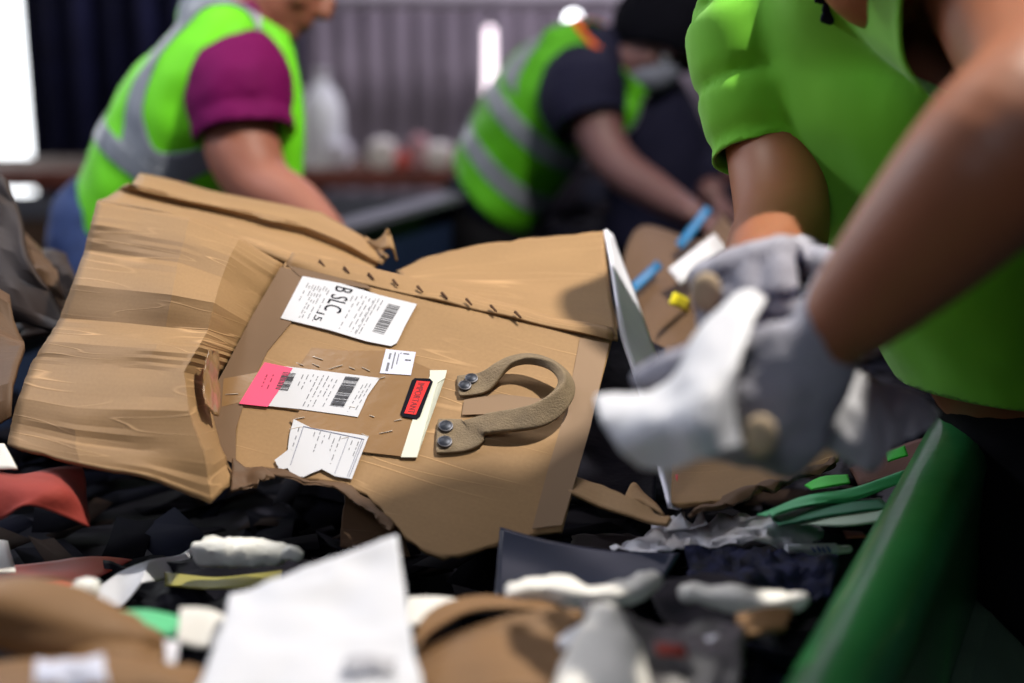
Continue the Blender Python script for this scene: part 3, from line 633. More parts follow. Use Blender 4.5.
sc_('white_strip', [[(164,640,1.0),(180,642,1.0)],[(166,665,.97),(176,665,.97)],[(160,700,.94),(172,700,.94)]], paper_grey, 'narrow pale strip hanging down at the bottom left of the standing sheet', 'paper strip')
sc_('slate_film', [[(500,527,1.36),(545,540,1.35),(610,550,1.34),(680,556,1.33)],[(497,560,1.32),(545,572,1.31),(610,574,1.30),(668,576,1.30)],[(494,600,1.26),(545,604,1.26),(610,600,1.26),(650,598,1.27)]], slate, 'dark slate blue plastic film in front of the panel\'s lower corner', 'plastic film', amp=.004, fr=8)
foam('white_roll', [((516,594,1.12),.9),((550,589,1.12),1),((590,598,1.11),1),((630,592,1.11),.9),((655,578,1.13),.6)], .009, .012, 'long twist of white paper across the centre front', paper_w, 'paper roll')
foam('white_roll', [((684,592,1.12),.6),((720,598,1.11),1),((760,603,1.1),1),((802,600,1.1),.6)], .008, .012, 'long twist of white paper at right beside the green rail', paper_w, 'paper roll')
sc_('kraft_paper', [[(410,662,1.01),(440,640,1.02),(500,625,1.03),(582,620,1.05)],[(412,672,1.0),(440,655,1.0),(500,643,.99),(578,642,1.01)],[(408,700,.95),(450,700,.94),(510,700,.93),(575,695,.95)]], card_front, 'crumpled brown kraft paper at the bottom centre', 'paper', amp=.006, ridge=.006, thick=.003)
sc_('kraft_paper', [[(410,640,.99),(430,612,1.05),(475,599,1.10),(560,602,1.12)],[(412,652,.985),(440,628,1.03),(480,613,1.07),(560,614,1.10)]], card_front, 'narrow brown kraft edge above the crumpled kraft sheet', 'paper', amp=.003, thick=.003)
sc_('white_scrap', [[(408,600,1.13),(440,600,1.14),(470,603,1.14)],[(405,628,1.1),(430,622,1.1),(455,612,1.11)]], paper_w, 'white scrap touching the right edge of the standing sheet', 'paper scrap')
bm = bmesh.new(); chain(bm, densify([(P(604,612,1.02), .010, .006), (P(606,640,.985), .022, .012), (P(604,672,.95), .030, .015), (P(600,710,.91), .034, .016)], 5), 20, cap=True, ref=RT); wrinkle(bm, .003, 50)
tag(from_bm('paper_cone', bm, paper_w), 'white cone of twisted paper at the bottom, right of the kraft paper', 'paper')
sc_('white_scrap', [[(558,640,1.0),(580,626,1.01),(600,625,1.01)],[(560,652,.99),(580,645,.99),(600,650,.99)]], paper, 'small white scrap on the kraft paper left of the paper cone', 'paper scrap')
gp = sc_('grey_plastic', [[(580,610,1.06),(640,618,1.06),(690,622,1.05),(745,628,1.05)],[(590,645,1.02),(640,640,1.0),(690,650,1.0),(740,655,1.01)],[(600,700,.95),(640,700,.94),(690,700,.94),(735,700,.95)]], grey_plastic, 'dark grey plastic wrapper with a red mark between paper cone and green rail', 'plastic wrapper', amp=.012, amp2=.006)
sheet('red_mark', [[(655,643,.985),(685,646,.985)],[(657,655,.975),(688,658,.975)]], red_cloth, gp, res=3, thick=.001)
sc_('brown_scrap', [[(735,618,1.06),(765,610,1.07),(792,612,1.08)],[(740,640,1.03),(765,632,1.04),(785,630,1.05)]], card_front, 'small brown cardboard scrap at right under the white paper twist', 'cardboard scrap', thick=.004)
sc_('grey_scrap', [[(690,640,1.03),(720,636,1.03)],[(695,655,1.0),(735,665,1.0)]], paper_grey, 'small pale scrap on the dark wrapper near the green rail', 'paper scrap')
sc_('black_film', [[(640,590,1.22),(700,575,1.25),(760,590,1.2)],[(655,610,1.15),(710,600,1.18),(770,612,1.14)],[(680,640,1.08),(720,625,1.1),(780,650,1.05)]], black, 'black film bunched between the two white paper twists', 'plastic film', amp=.01)
sc_('floral_cloth', [[(685,562,1.34),(740,558,1.34),(785,559,1.34),(832,562,1.34)],[(690,572,1.31),(740,566,1.29),(790,568,1.28),(835,572,1.29)],[(690,592,1.26),(740,590,1.24),(790,592,1.24),(832,590,1.25)]], navy_floral, 'navy blue floral patterned cloth behind the right paper twist', 'cloth', amp=.012, amp2=.008, fr=22, res=10)
sc_('crumpled_paper', [[(636,536,1.41),(662,519,1.43),(700,522,1.42),(760,520,1.42),(820,522,1.43)],[(612,550,1.38),(660,536,1.37),(700,534,1.36),(760,530,1.36),(826,534,1.38)],[(616,554,1.365),(650,552,1.345),(700,546,1.345),(755,544,1.34),(812,546,1.35)]], paper_grey, 'crumpled light grey newspaper in front of the open box flap', 'paper', amp=.008, amp2=.008, fr=24, res=9, tear=.004, tsides='tr')
for (tri, lab) in ((((664,535),(682,514),(690,530)), 'pointed white paper shred standing up from the grey newspaper, left one'), (((690,530),(701,510),(708,524)), 'pointed white paper shred standing up from the grey newspaper, right one')):
    (ax, ay), (bx_, by), (cx, cy) = tri
    sc_('paper_shred', [[(bx_-1,by,1.41),(bx_+2,by+1,1.41)],[((ax+bx_)/2,(ay+by)/2,1.395),((cx+bx_)/2,(cy+by)/2,1.395)],[(ax,ay,1.375),(cx,cy,1.375)]], paper_grey, lab, 'paper scrap', res=4)
mk = empty('marker_pen', P(815, 551, 1.34))
bm = bmesh.new(); chain(bm, [(P(786,551,1.335), .0065), (P(836,550,1.34), .0065)], 16, cap=False, ref=UPZ); from_bm('barrel', bm, paper, mk)
bm = bmesh.new(); chain(bm, [(P(836,550,1.34), .0045), (P(848,549,1.34), .0042)], 14, ref=UPZ); from_bm('tip_cap', bm, paper_w, mk)
bm = bmesh.new()
for k in range(4):
    a = P(812+k*5, 547.5-(k % 2), 1.331); b = P(815+k*5, 551.5-(k % 2)*.5, 1.331); chain(bm, [(a, .0008), (b, .0012)], 6)
from_bm('blue_marking', bm, ink_blue, mk); tag(mk, 'white marker tube with blue marking below the grey newspaper', 'marker')
sc_('green_paper', [[(757,514,1.36),(800,500,1.39),(850,490,1.42),(905,472,1.46)],[(775,516,1.34),(810,504,1.37),(855,498,1.40),(908,482,1.44)]], green_paper, 'mint green paper sheet between the newspaper and the green rail, topmost', 'paper', amp=.003, ridge=.003)
sc_('green_paper', [[(770,516,1.37),(820,506,1.39),(880,498,1.42)],[(780,526,1.33),(830,518,1.35),(890,510,1.38)]], green_dark, 'dark green paper tucked under the mint green sheet', 'paper', amp=.003)
sc_('pale_green_paper', [[(808,518,1.36),(845,514,1.37),(885,508,1.38)],[(800,524,1.34),(845,527,1.33),(885,520,1.34)]], mat('pale_mint', (.45,.58,.48), .5), 'pale mint sheet lowest of the green papers', 'paper', amp=.003)
sc_('green_scrap', [[(805,486,1.42),(825,478,1.44),(848,475,1.45)],[(812,490,1.40),(830,488,1.41),(850,482,1.43)]], green_bright, 'bright green scrap above the mint green sheet', 'paper scrap')
sc_('green_scrap', [[(886,452,1.5),(905,445,1.51)],[(888,462,1.48),(908,456,1.49)]], green_bright, 'bright green scrap under the grey sheet the front worker drops', 'paper scrap')
sc_('red_scrap', [[(843,533,1.36),(862,534,1.36)],[(846,540,1.34),(866,540,1.34)]], mat('dusty_red', (.5,.12,.08), .6), 'tiny red scrap right of the marker tube', 'paper scrap', amp=.002)
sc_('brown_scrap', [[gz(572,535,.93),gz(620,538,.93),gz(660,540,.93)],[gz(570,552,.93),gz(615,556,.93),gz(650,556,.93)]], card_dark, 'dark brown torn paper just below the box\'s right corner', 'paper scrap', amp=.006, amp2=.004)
sc_('brown_scrap', [[(850,470,1.53),(880,455,1.56),(930,440,1.6)],[(860,490,1.48),(890,482,1.5),(935,470,1.53)]], cardboard('reddish_board', (0.13, 0.05, 0.035), .3), 'reddish brown cardboard piece beside the rail behind the green papers', 'cardboard scrap', thick=.004)
# cardboard with blue tape behind, right of the box
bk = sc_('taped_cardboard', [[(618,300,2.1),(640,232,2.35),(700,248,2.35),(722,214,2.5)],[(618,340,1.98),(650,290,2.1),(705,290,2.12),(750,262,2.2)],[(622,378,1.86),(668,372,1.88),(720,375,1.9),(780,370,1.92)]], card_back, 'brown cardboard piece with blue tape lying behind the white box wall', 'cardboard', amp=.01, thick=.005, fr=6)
def on_piece(name, px, py, L_, wd, ang, d, m, label=None):
    a = math.radians(ang); dx, dy = math.cos(a)*L_/2, -math.sin(a)*L_/2; nx, ny = -math.sin(a)*wd/2, -math.cos(a)*wd/2
    return sheet(name, [[(px-dx+nx,py-dy+ny,d-.0),(px+dx+nx,py+dy+ny,d+.1)],[(px-dx-nx,py-dy-ny,d-.02),(px+dx-nx,py+dy-ny,d+.08)]], m, bk, res=3, thick=.003)
on_piece('blue_tape', 644, 279, 42, 9, 42, 2.03, blue_tape_m); on_piece('blue_tape', 694, 228, 48, 9, 52, 2.2, blue_tape_m)
on_piece('white_label', 697, 260, 58, 20, 38, 2.05, paper_grey); on_piece('yellow_sticker', 680, 302, 20, 13, -25, 1.95, yellow)
# near-black filler, shade put into its colour, between the named pieces: shredded scraps nobody could count
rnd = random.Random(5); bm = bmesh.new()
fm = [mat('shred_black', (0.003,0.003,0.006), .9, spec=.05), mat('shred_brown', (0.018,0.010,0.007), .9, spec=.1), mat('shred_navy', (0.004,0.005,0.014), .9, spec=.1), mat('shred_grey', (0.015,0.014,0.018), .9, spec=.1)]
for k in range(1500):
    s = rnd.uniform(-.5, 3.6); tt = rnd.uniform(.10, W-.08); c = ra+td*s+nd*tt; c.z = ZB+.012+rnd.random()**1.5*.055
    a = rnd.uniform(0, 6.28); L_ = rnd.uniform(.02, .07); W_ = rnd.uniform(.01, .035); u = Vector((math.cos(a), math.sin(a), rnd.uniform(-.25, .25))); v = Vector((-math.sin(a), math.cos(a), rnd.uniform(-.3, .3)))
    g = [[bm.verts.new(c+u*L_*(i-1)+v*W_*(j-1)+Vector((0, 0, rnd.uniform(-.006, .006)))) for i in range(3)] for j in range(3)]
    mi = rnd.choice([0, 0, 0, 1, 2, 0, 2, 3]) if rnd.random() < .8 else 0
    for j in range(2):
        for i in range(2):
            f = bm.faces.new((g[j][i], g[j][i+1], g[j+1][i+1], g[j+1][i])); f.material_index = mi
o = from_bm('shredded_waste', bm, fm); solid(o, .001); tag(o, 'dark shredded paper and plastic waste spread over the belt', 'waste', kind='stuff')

# ------------------------------------------------------------------ people
def head_parts(bm, c, f, u, s=1.0):
    """skull, jaw, nose, brow, lips, ears; c centre, f facing, u up"""
    f = f.normalized(); u = (u-f*u.dot(f)).normalized(); r = f.cross(u)
    def ell(off, rx, rf, ru, rot=0):
        M = Matrix.Translation(c+(r*off[0]+f*off[1]+u*off[2])*s) @ Matrix((r, f, u)).transposed().to_4x4() @ Matrix.Rotation(rot, 4, 'X') @ Matrix.Diagonal((rx*s, rf*s, ru*s, 1))
        bmesh.ops.create_uvsphere(bm, u_segments=20, v_segments=14, radius=1, matrix=M)
    ell((0, -.012, .035), .076, .095, .085); ell((0, .012, -.035), .062, .075, .085); ell((0, .045, -.085), .038, .036, .032)
    ell((0, .088, -.010), .013, .020, .028, .25); ell((0, .098, -.024), .016, .014, .011)
    ell((.03, .072, .022), .026, .016, .010); ell((-.03, .072, .022), .026, .016, .010)
    ell((0, .078, -.052), .024, .012, .007); ell((0, .076, -.063), .021, .012, .008)
    for q in (-1, 1): ell((.077*q, -.010, -.002), .008, .018, .030); ell((.043*q, .050, -.028), .022, .024, .024)
    chain(bm, [(c+(u*-.05-f*.02)*s, .052*s), (c+(u*-.16-f*.035)*s, .058*s)], 16)
def eyes(c, f, u, parent, s=1.0):
    f = f.normalized(); u = (u-f*u.dot(f)).normalized(); r = f.cross(u)
    for q in (-1, 1):
        bm = bmesh.new(); bmesh.ops.create_uvsphere(bm, u_segments=12, v_segments=8, radius=.012*s, matrix=Matrix.Translation(c+(r*.03*q+f*.070+u*.006)*s))
        from_bm('eye', bm, eye_m, parent)
def hair(c, f, u, parent, m, name='hair', grow=.008, lo=-.02, s=1.0):
    f = f.normalized(); u = (u-f*u.dot(f)).normalized(); r = f.cross(u); bm = bmesh.new()
    M = Matrix.Translation(c+(f*-.015+u*.038)*s) @ Matrix((r, f, u)).transposed().to_4x4() @ Matrix.Diagonal(((.078+grow)*s, (.096+grow)*s, (.086+grow)*s, 1))
    bmesh.ops.create_uvsphere(bm, u_segments=28, v_segments=20, radius=1, matrix=M)
    n = (-u*.75+f*.75).normalized(); bmesh.ops.bisect_plane(bm, geom=bm.verts[:]+bm.edges[:]+bm.faces[:], plane_co=c+(u*(lo+.055)+f*.045)*s, plane_no=n, clear_outer=True)
    wrinkle(bm, .004, 40); o = from_bm(name, bm, m, parent); solid(o, .006); return o
def hand_parts(bm, wrist, f, n, thumb, curl=(35, 45, 30), s=1.0, r=.0092, spread=.06, tcurl=25, cuff=.05):
    """palm + four unequal bent fingers + thumb; f along the palm, n out of the back, thumb towards the thumb side"""
    f = f.normalized(); n = (n-f*n.dot(f)).normalized(); t = f.cross(n); t = t if t.dot(thumb) > 0 else -t
    sec = [(wrist-f*cuff, .030*s, .025*s, t), (wrist, .028*s, .021*s, t), (wrist+f*.03*s, .036*s, .018*s, t), (wrist+f*.065*s, .042*s, .016*s, t), (wrist+f*.088*s, .041*s, .013*s, t)]
    chain(bm, sec, 20)
    tips = []
    for k, (off, L_) in enumerate(((.031, .92), (.0105, 1.0), (-.0105, .95), (-.030, .76))):
        p = wrist+f*(.085-.004*abs(k-1))*s+t*off*s; dr = (f+t*(1.5-k)*spread).normalized(); a = 0; pts = [(p-dr*.018*s, r*1.12*s, r*1.12*s), (p, r*1.1*s, r*1.1*s)]
        for q, seg in enumerate((.044, .027, .022)):
            a += math.radians(curl[q]*(1+.08*(k-1))); dd = dr*math.cos(a)-n*math.sin(a); p = p+dd*seg*L_*s; rr = r*(1.0, .93, .80)[q]*s; pts.append((p, rr, rr))
        chain(bm, densify(pts, 3), 12); tips.append(p)
    p = wrist+f*.022*s+t*.024*s-n*.006*s; dr = (f*.62+t*.78-n*.15).normalized(); pts = [(p, .015*s, .014*s)]; a = 0
    for q, seg in enumerate((.040, .032, .026)):
        a += math.radians((8, tcurl, tcurl)[q]); dd = (dr*math.cos(a)+(-n*.75+f*.5-t*.2).normalized()*math.sin(a)).normalized(); p = p+dd*seg*s; rr = (.0125, .0108, .0095)[q]*s; pts.append((p, rr, rr))
    chain(bm, densify(pts, 3), 12)
    return tips
def leg_pts(hip, knee, ankle, r=1.0): return densify([(hip, .088*r), (hip.lerp(knee, .5), .078*r), (knee, .058*r), (knee.lerp(ankle, .4), .054*r), (ankle, .042*r)], 4)
def legs_and_boots(root, hips, dirv, trouser_m, lean, r=1.0, side=None, top=.06, waist=None):
    """trousers from the hips to the ankles and two boots on the floor"""
    side = side or Vector((dirv.y, -dirv.x, 0)); bm = bmesh.new(); ft = []
    for q in (-1, 1):
        h = hips+side*.09*q; foot = Vector((h.x, h.y, .1))+lean+side*.03*q; kn = h.lerp(foot, .52)+dirv*.03; chain(bm, leg_pts(h, kn, foot, r*1.08), 16); ft.append(foot)
    chain(bm, [(hips+Vector((0, 0, -.06)), .17*r, .12*r), (hips+Vector((0, 0, top)), .165*r, .12*r)], 20, ref=side)
    if waist: chain(bm, waist, 24, ref=lat3)
    b = fuse(bm, .012, 4); wrinkle(b, .004, 12); from_bm('trousers', b, trouser_m, root)
    for foot in ft:
        bm = bmesh.new(); z = Vector((0, 0, 1))
        chain(bm, densify([(foot-dirv*.05-z*.045, .038, .045), (foot+dirv*.03-z*.045, .043, .045), (foot+dirv*.11-z*.06, .045, .032), (foot+dirv*.17-z*.068, .038, .025)], 4), 16, ref=side)
        chain(bm, [(foot-dirv*.01-z*.03, .05), (foot-dirv*.01+z*.06, .052)], 16); b = fuse(bm, .008, 3); 
        for v in b.verts: v.co.z = max(v.co.z, .001)
        from_bm('boot', b, boot_m, root)

# ---- left worker
cL = 2.62
axis = [P(140,255,2.70), P(160,200,2.68), P(190,150,2.65), P(218,102,2.62), P(242,50,2.60), P(258,22,2.60)]
LAT = -FW
rad = [(.155,.125),(.165,.135),(.170,.143),(.175,.140),(.170,.098),(.10,.070)]
fdir = cv(.85, -.52, 0)
headc = P(287, -26, 2.56); hf = cv(.82, -.55, -.05); hu = cv(.5, .85, 0)
shN = P(238,62,2.50); shF = P(238,62,2.74)
bm = bmesh.new(); chain(bm, densify([(a, r[0]*.9, r[1]*.9) for a, r in zip(axis, rad)], 4), 24, ref=LAT)
chain(bm, [(P(258,30,2.58), .06), (P(276,5,2.57), .056), (P(288,-15,2.57), .055)], 16)
head_parts(bm, headc, hf, hu)
aN = [(shN, .070), (P(240,110,2.47), .062), (P(243,150,2.45), .066), (P(262,186,2.42), .056), (P(296,206,2.38), .046), (P(328,232,2.34), .031)]
aF = [(shF, .07), (P(258,130,2.76), .06), (P(272,180,2.76), .048), (P(298,212,2.7), .04), (P(325,242,2.62), .029)]
chain(bm, densify(aN, 4), 18); chain(bm, densify(aF, 4), 18)
hand_parts(bm, P(331,235,2.335), cv(.62,-.78,-.1), cv(.4,.8,-.3), cv(0,.2,-1), (30,35,25), cuff=.02)
hand_parts(bm, P(328,244,2.61), cv(.62,-.78,-.1), cv(.4,.8,.1), cv(0,.2,-1), (30,35,25), cuff=.02)
b = fuse(bm, .0065, 3); worker1 = from_bm('person', b, skin1)
tag(worker1, 'person at left bending over the belt in lime vest and magenta T-shirt', 'person')
eyes(headc, hf, hu, worker1); hair(headc, hf, hu, worker1, hair_m)
bm = bmesh.new(); chain(bm, densify([(P(238,52,2.54), .080), (P(239,88,2.475), .094), (P(243,122,2.455), .088), (P(246,150,2.45), .084)], 4), 24)
chain(bm, densify([(P(238,60,2.70), .080), (P(252,100,2.76), .086), (P(265,135,2.77), .078)], 4), 24)
chain(bm, densify([(a, r[0]*.96, r[1]*.96) for a, r in zip(axis[1:], rad[1:])], 4), 24, ref=LAT)
b = fuse(bm, .009, 4); wrinkle(b, .005, 13); cut(b, P(244,137,2.455), (P(246,150,2.45)-P(242,120,2.46)).normalized(), .16); cut(b, P(264,130,2.77), (P(265,135,2.77)-P(252,100,2.76)).normalized(), .12)
solid(from_bm('tshirt', b, magenta, worker1), .003)
bm = bmesh.new(); chain(bm, densify([(a, r[0]*1.08, r[1]*1.08) for a, r in zip(axis, rad)], 6), 40, ref=LAT)
chain(bm, densify([(P(205,20,2.52), .05), (P(240,14,2.52), .055), (P(278,62,2.50), .036), (P(286,120,2.50), .030), (P(286,170,2.52), .03)], 6), 20)
b = fuse(bm, .009, 5); wrinkle(b, .006, 9)
up_ax = (axis[4]-axis[1]).normalized()
cut(b, P(108,212,2.7), -up_ax); cut(b, P(258,24,2.6), (axis[5]-axis[4]).normalized(), .3)
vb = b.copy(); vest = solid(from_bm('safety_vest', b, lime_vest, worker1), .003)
sc1 = P(165,152,2.66)
s1 = slab(vb, [(sc1+up_ax*.020, up_ax), (sc1-up_ax*.020, -up_ax)], .004); solid(from_bm('waist_stripe', s1, stripe_m, vest), .002)
s2 = slab(vb, [(P(200,80,2.492), FW), (P(200,80,2.462), -FW), (P(262,60,2.48), RT), (sc1+up_ax*.018, -up_ax)], .004); solid(from_bm('shoulder_stripe', s2, stripe_m, vest), .002)
legs_and_boots(worker1, P(118,262,2.72), Vector((.95, .1, 0)).normalized(), denim, Vector((-.02, .02, 0)), 1.05)

# ---- back worker
m = .9
ax2 = [P(492,205,3.62), P(512,160,3.58), P(542,116,3.52), P(572,86,3.48), P(604,64,3.45), P(628,52,3.43)]
rd2 = [(.15,.115),(.155,.128),(.165,.135),(.17,.13),(.16,.098),(.09,.07)]
hc2 = P(652,42,3.38); hf2 = cv(.45,-.85,-.35); hu2 = cv(.75,.5,-.15)
bm = bmesh.new(); chain(bm, densify([(a, r[0]*.9, r[1]*.9) for a, r in zip(ax2, rd2)], 4), 24, ref=LAT)
chain(bm, [(P(618,56,3.43), .06), (P(640,50,3.40), .055)], 16); head_parts(bm, hc2, hf2, hu2)
a2 = [(P(590,78,3.34), .07), (P(598,130,3.28), .058), (P(618,165,3.24), .050), (P(655,192,3.16), .044), (P(694,215,3.06), .029)]
a2f = [(P(600,80,3.6), .07), (P(655,120,3.6), .055), (P(690,160,3.55), .045), (P(712,195,3.45), .035)]
chain(bm, densify(a2, 4), 18); chain(bm, densify(a2f, 4), 18)
hand_parts(bm, P(697,217,3.05), cv(.85,-.4,-.15), cv(.3,.85,-.2), cv(.1,.1,-1), (25,30,25), cuff=.02)
hand_parts(bm, P(714,198,3.44), cv(.6,-.6,-.2), cv(.5,.7,-.2), cv(-.2,.1,-1), (25,30,25), cuff=.02)
b = fuse(bm, .0075, 3); worker2 = from_bm('person', b, skin2)
tag(worker2, 'person at the back bent low in lime vest, dark sleeves and black cap', 'person')
eyes(hc2, hf2, hu2, worker2); hair(hc2, hf2, hu2, worker2, hair_m, 'dark_cap', .03, -.06)
bm = bmesh.new(); r2 = hf2.normalized().cross((hu2-hf2.normalized()*hu2.dot(hf2.normalized())).normalized())
hfn = hf2.normalized(); hun = (hu2-hfn*hu2.dot(hfn)).normalized()
chain(bm, densify([(hc2+hfn*.085+hun*-.005, .030, .03), (hc2+hfn*.082-hun*.045, .048, .035), (hc2+hfn*.055-hun*.09, .036, .03)], 5), 20, ref=r2); from_bm('face_mask', bm, mask_m, worker2)
bm = bmesh.new(); chain(bm, densify([(P(590,70,3.40), .085), (P(582,95,3.31), .105), (P(592,128,3.28), .085)], 4), 24)
chain(bm, densify([(P(600,70,3.58), .085), (P(648,108,3.60), .10), (P(682,150,3.55), .08), (P(700,175,3.5), .06)], 4), 24)
chain(bm, densify([(a, r[0]*.97, r[1]*.97) for a, r in zip(ax2, rd2)], 4), 24, ref=LAT)
chain(bm, densify([(P(640,80,3.5), .09), (P(650,130,3.52), .13), (P(660,190,3.55), .13), (P(650,240,3.6), .12)], 4), 24)
b = fuse(bm, .010, 4); wrinkle(b, .005, 12); cut(b, P(592,126,3.28), (P(592,128,3.28)-P(582,95,3.31)).normalized(), .14); solid(from_bm('tshirt', b, navy, worker2), .003)
bm = bmesh.new(); chain(bm, densify([(a, r[0]*1.1, r[1]*1.1) for a, r in zip(ax2, rd2)], 6), 36, ref=LAT)
chain(bm, densify([(P(560,45,3.36), .045), (P(605,42,3.34), .05), (P(638,80,3.34), .03), (P(622,120,3.36), .03)], 6), 18)
b = fuse(bm, .010, 5); wrinkle(b, .008, 8); u2 = (ax2[4]-ax2[1]).normalized()
cut(b, P(482,180,3.6), -u2); cut(b, P(622,50,3.44), u2, .3)
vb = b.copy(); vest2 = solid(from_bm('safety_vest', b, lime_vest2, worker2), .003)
for cpt in ((510,160,3.58), (540,122,3.52)):
    c_ = P(*cpt); s1 = slab(vb, [(c_+u2*.024, u2), (c_-u2*.024, -u2)], .004); solid(from_bm('body_stripe', s1, stripe_m, vest2), .002)
s2 = slab(vb, [(P(560,60,3.40), FW), (P(560,60,3.35), -FW), (P(545,100,3.5), -u2)], .005); solid(from_bm('shoulder_stripe', s2, stripe_m, vest2), .002)
s2 = slab(vb, [(P(606,40,3.45), -u2), (P(600,40,3.5), FW), (P(600,62,3.45), -UP)], .006); solid(from_bm('orange_yoke', s2, orange, vest2), .002)
legs_and_boots(worker2, P(482,235,3.66), Vector((.95, .1, 0)).normalized(), blackcloth, Vector((0, .02, 0)), 1.0)

# ---- front worker
ax3 = [P(1090,500,1.55), P(1080,420,1.53), P(1025,300,1.50), P(975,190,1.48), P(935,80,1.45), P(915,0,1.41), P(885,-65,1.35)]
rd3 = [(.16,.125),(.155,.120),(.16,.135),(.17,.14),(.185,.135),(.18,.11),(.10,.075)]
lat3 = cv(.55, .1, -.82).normalized()
hc3 = P(774,-176,1.235); hf3 = cv(-.75,-.6,-.35); hu3 = cv(-.35,.9,-.2)
bm = bmesh.new(); chain(bm, densify([(a, r[0]*.9, r[1]*.9) for a, r in zip(ax3, rd3)], 4), 28, ref=lat3)
chain(bm, densify([(P(890,-50,1.37), .065), (P(850,-100,1.33), .056), (P(812,-140,1.29), .054), (hc3, .05)], 4), 16); head_parts(bm, hc3, hf3, hu3)
near = [(P(1000,-30,1.25), .074), (P(1042,35,1.11), .069), (P(1062,95,.97), .064), (P(1005,150,.93), .058), (P(935,225,.95), .050), (P(868,295,.98), .038), (P(838,325,1.0), .031)]
far = [(P(765,-20,1.56), .062), (P(768,90,1.54), .055), (P(777,170,1.48), .050), (P(782,222,1.40), .047), (P(774,250,1.30), .044), (P(765,262,1.20), .033), (P(762,268,1.16), .028)]
chain(bm, densify(near, 5), 24); chain(bm, densify(far, 5), 24)
# hands inside the gloves are part of the body
wN = P(828,335,1.0); fN = cv(-.52,-.84,.05); nN = cv(.35,-.12,-.92); tN = cv(-.7,.6,-.2); cN = (62,70,45)
wF = P(778,266,1.19); fF = cv(-.50,-.05,-.86); nF = cv(-.35,.9,-.1); tF = cv(.3,-.2,-.8); cF = (58,62,40)
hand_parts(bm, wN, fN, nN, tN, cN, cuff=.03, s=.97); hand_parts(bm, wF, fF, nF, tF, cF, cuff=.03, s=.97)
b = fuse(bm, .006, 3); worker3 = from_bm('person', b, skin3)
tag(worker3, 'person in front at right in lime green T-shirt and grey gloves holding white paper', 'person')
eyes(hc3, hf3, hu3, worker3); hair(hc3, hf3, hu3, worker3, hair_m)
bm = bmesh.new(); chain(bm, densify([(a, r[0]*1.04, r[1]*1.04) for a, r in zip(ax3, rd3)], 6), 36, ref=lat3)
chain(bm, densify([(P(803,-30,1.53), .082), (P(752,0,1.54), .072), (P(757,80,1.52), .068), (P(765,165,1.50), .056), (P(770,200,1.49), .050)], 5), 24)
chain(bm, densify([(P(930,-40,1.36), .10), (P(985,-25,1.26), .105), (P(1022,15,1.16), .100), (P(1062,65,1.05), .095)], 5), 24)
b = fuse(bm, .008, 4)
b.normal_update()
for v in b.verts:      # hanging cloth folds, running down from the shoulder
    p = v.co; v.co += v.normal*(.006*noise.noise(Vector((p.x*12+p.z*6, p.y*12, p.z*4)))+.002*noise.noise(p*22))
cut(b, P(762,158,1.50), (P(768,185,1.49)-P(762,90,1.52)).normalized(), .072, P(752,191,1.50))
cut(b, P(1016,10,1.175), (P(1062,65,1.05)-P(985,-25,1.26)).normalized(), .18, P(1052,55,1.07))
cut(b, P(985,408,1.42), ((ax3[0]-ax3[1]).normalized()*.25+Vector((0, 0, -1))).normalized(), None)
shirt = solid(from_bm('tshirt', b, lime, worker3), .003)
# dark chest logo
bm = bmesh.new()
lc = P(826, 6, 1.352)
for k, (dx, dz, r) in enumerate(((-.004, .012, .010), (.004, .004, .011), (.002, -.008, .008), (-.003, .024, .010))):
    chain(bm, [(lc+Vector((dx-.002, .004, dz)), r, .003), (lc+Vector((dx+.006, .006, dz-.004)), r*.8, .003)], 12, ref=UPZ)
from_bm('chest_logo', bm, navy, shirt)
legs_and_boots(worker3, P(1100,500,1.56), Vector((-.9, -.2, 0)).normalized(), blackcloth, Vector((.02, .05, 0)), 1.12, waist=[(ax3[0], .165, .130), (ax3[0].lerp(ax3[1], .5), .160, .127), (ax3[1], .156, .122), (ax3[1].lerp(ax3[2], .3), .152, .122)])
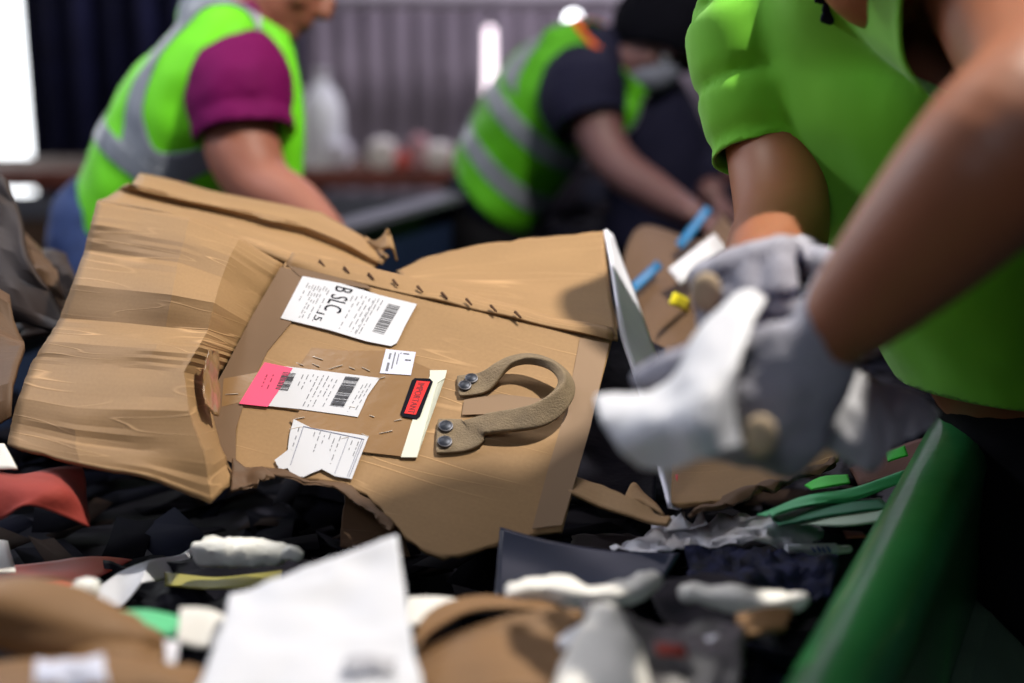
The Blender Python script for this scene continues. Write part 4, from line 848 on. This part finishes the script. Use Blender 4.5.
# gloves
def glove(wr, f, n, t, c, patch, cuffl):
    bm = bmesh.new(); tips = hand_parts(bm, wr, f, n, t, c, s=1.05, r=.0112, cuff=cuffl)
    b = fuse(bm, .004, 3); wrinkle(b, .0018, 60)
    f_ = f.normalized(); n_ = (n-f_*n.dot(f_)).normalized()
    cut(b, wr-f_*(cuffl-.012), -f_, .08)
    for fc in b.faces:
        cc = fc.calc_center_median()-wr; fc.material_index = 1 if (fc.normal.dot(n_) < -.1 and cc.dot(f_) > .01) else 0
    o = solid(from_bm('work_glove', b, [glove_m, glove_palm], worker3), .0015, 1)
    bm = bmesh.new(); bmesh.ops.create_uvsphere(bm, u_segments=14, v_segments=10, radius=1, matrix=Matrix.Translation(patch) @ Matrix.Diagonal((.012, .006, .015, 1))); from_bm('worn_patch', bm, worn, o)
    return tips
glove(wN, fN, nN, tN, cN, P(760, 436, .955), .045); glove(wF, fF, nF, tF, cF, P(706, 292, 1.06), .05)
# papers in the hands
sc_('white_paper', [[(596,396,1.02),(655,395,1.0),(692,352,.99),(738,300,1.02),(764,304,1.03)],[(598,412,.99),(655,405,.96),(700,385,.93),(732,360,.935),(746,345,.95)],[(612,440,.97),(660,430,.94),(695,425,.91),(722,415,.915),(733,408,.93)],[(640,466,.97),(670,470,.95),(698,460,.92),(722,452,.915),(740,446,.925)]], paper, 'white sheet held up between the front worker\'s two gloves', 'paper', amp=.005, amp2=.003, fr=12, res=8)
sc_('grey_paper', [[(815,380,1.06),(838,362,1.08),(870,382,1.10),(910,390,1.13),(947,412,1.16)],[(808,420,1.05),(838,410,1.05),(875,420,1.09),(905,425,1.12),(930,428,1.14)],[(800,440,1.04),(835,455,1.05),(865,472,1.08),(885,450,1.10),(905,440,1.12)]], paper, 'grey-white crumpled sheet hanging behind the front worker\'s near glove', 'paper', amp=.007, amp2=.004, fr=12, res=8)
sc_('white_board', [[(825,172,1.75),(838,170,1.72)],[(822,225,1.7),(838,230,1.68)],[(800,280,1.62),(826,290,1.62)]], paper_blue, 'narrow white sheet standing behind the front worker\'s far forearm', 'paper', thick=.003)
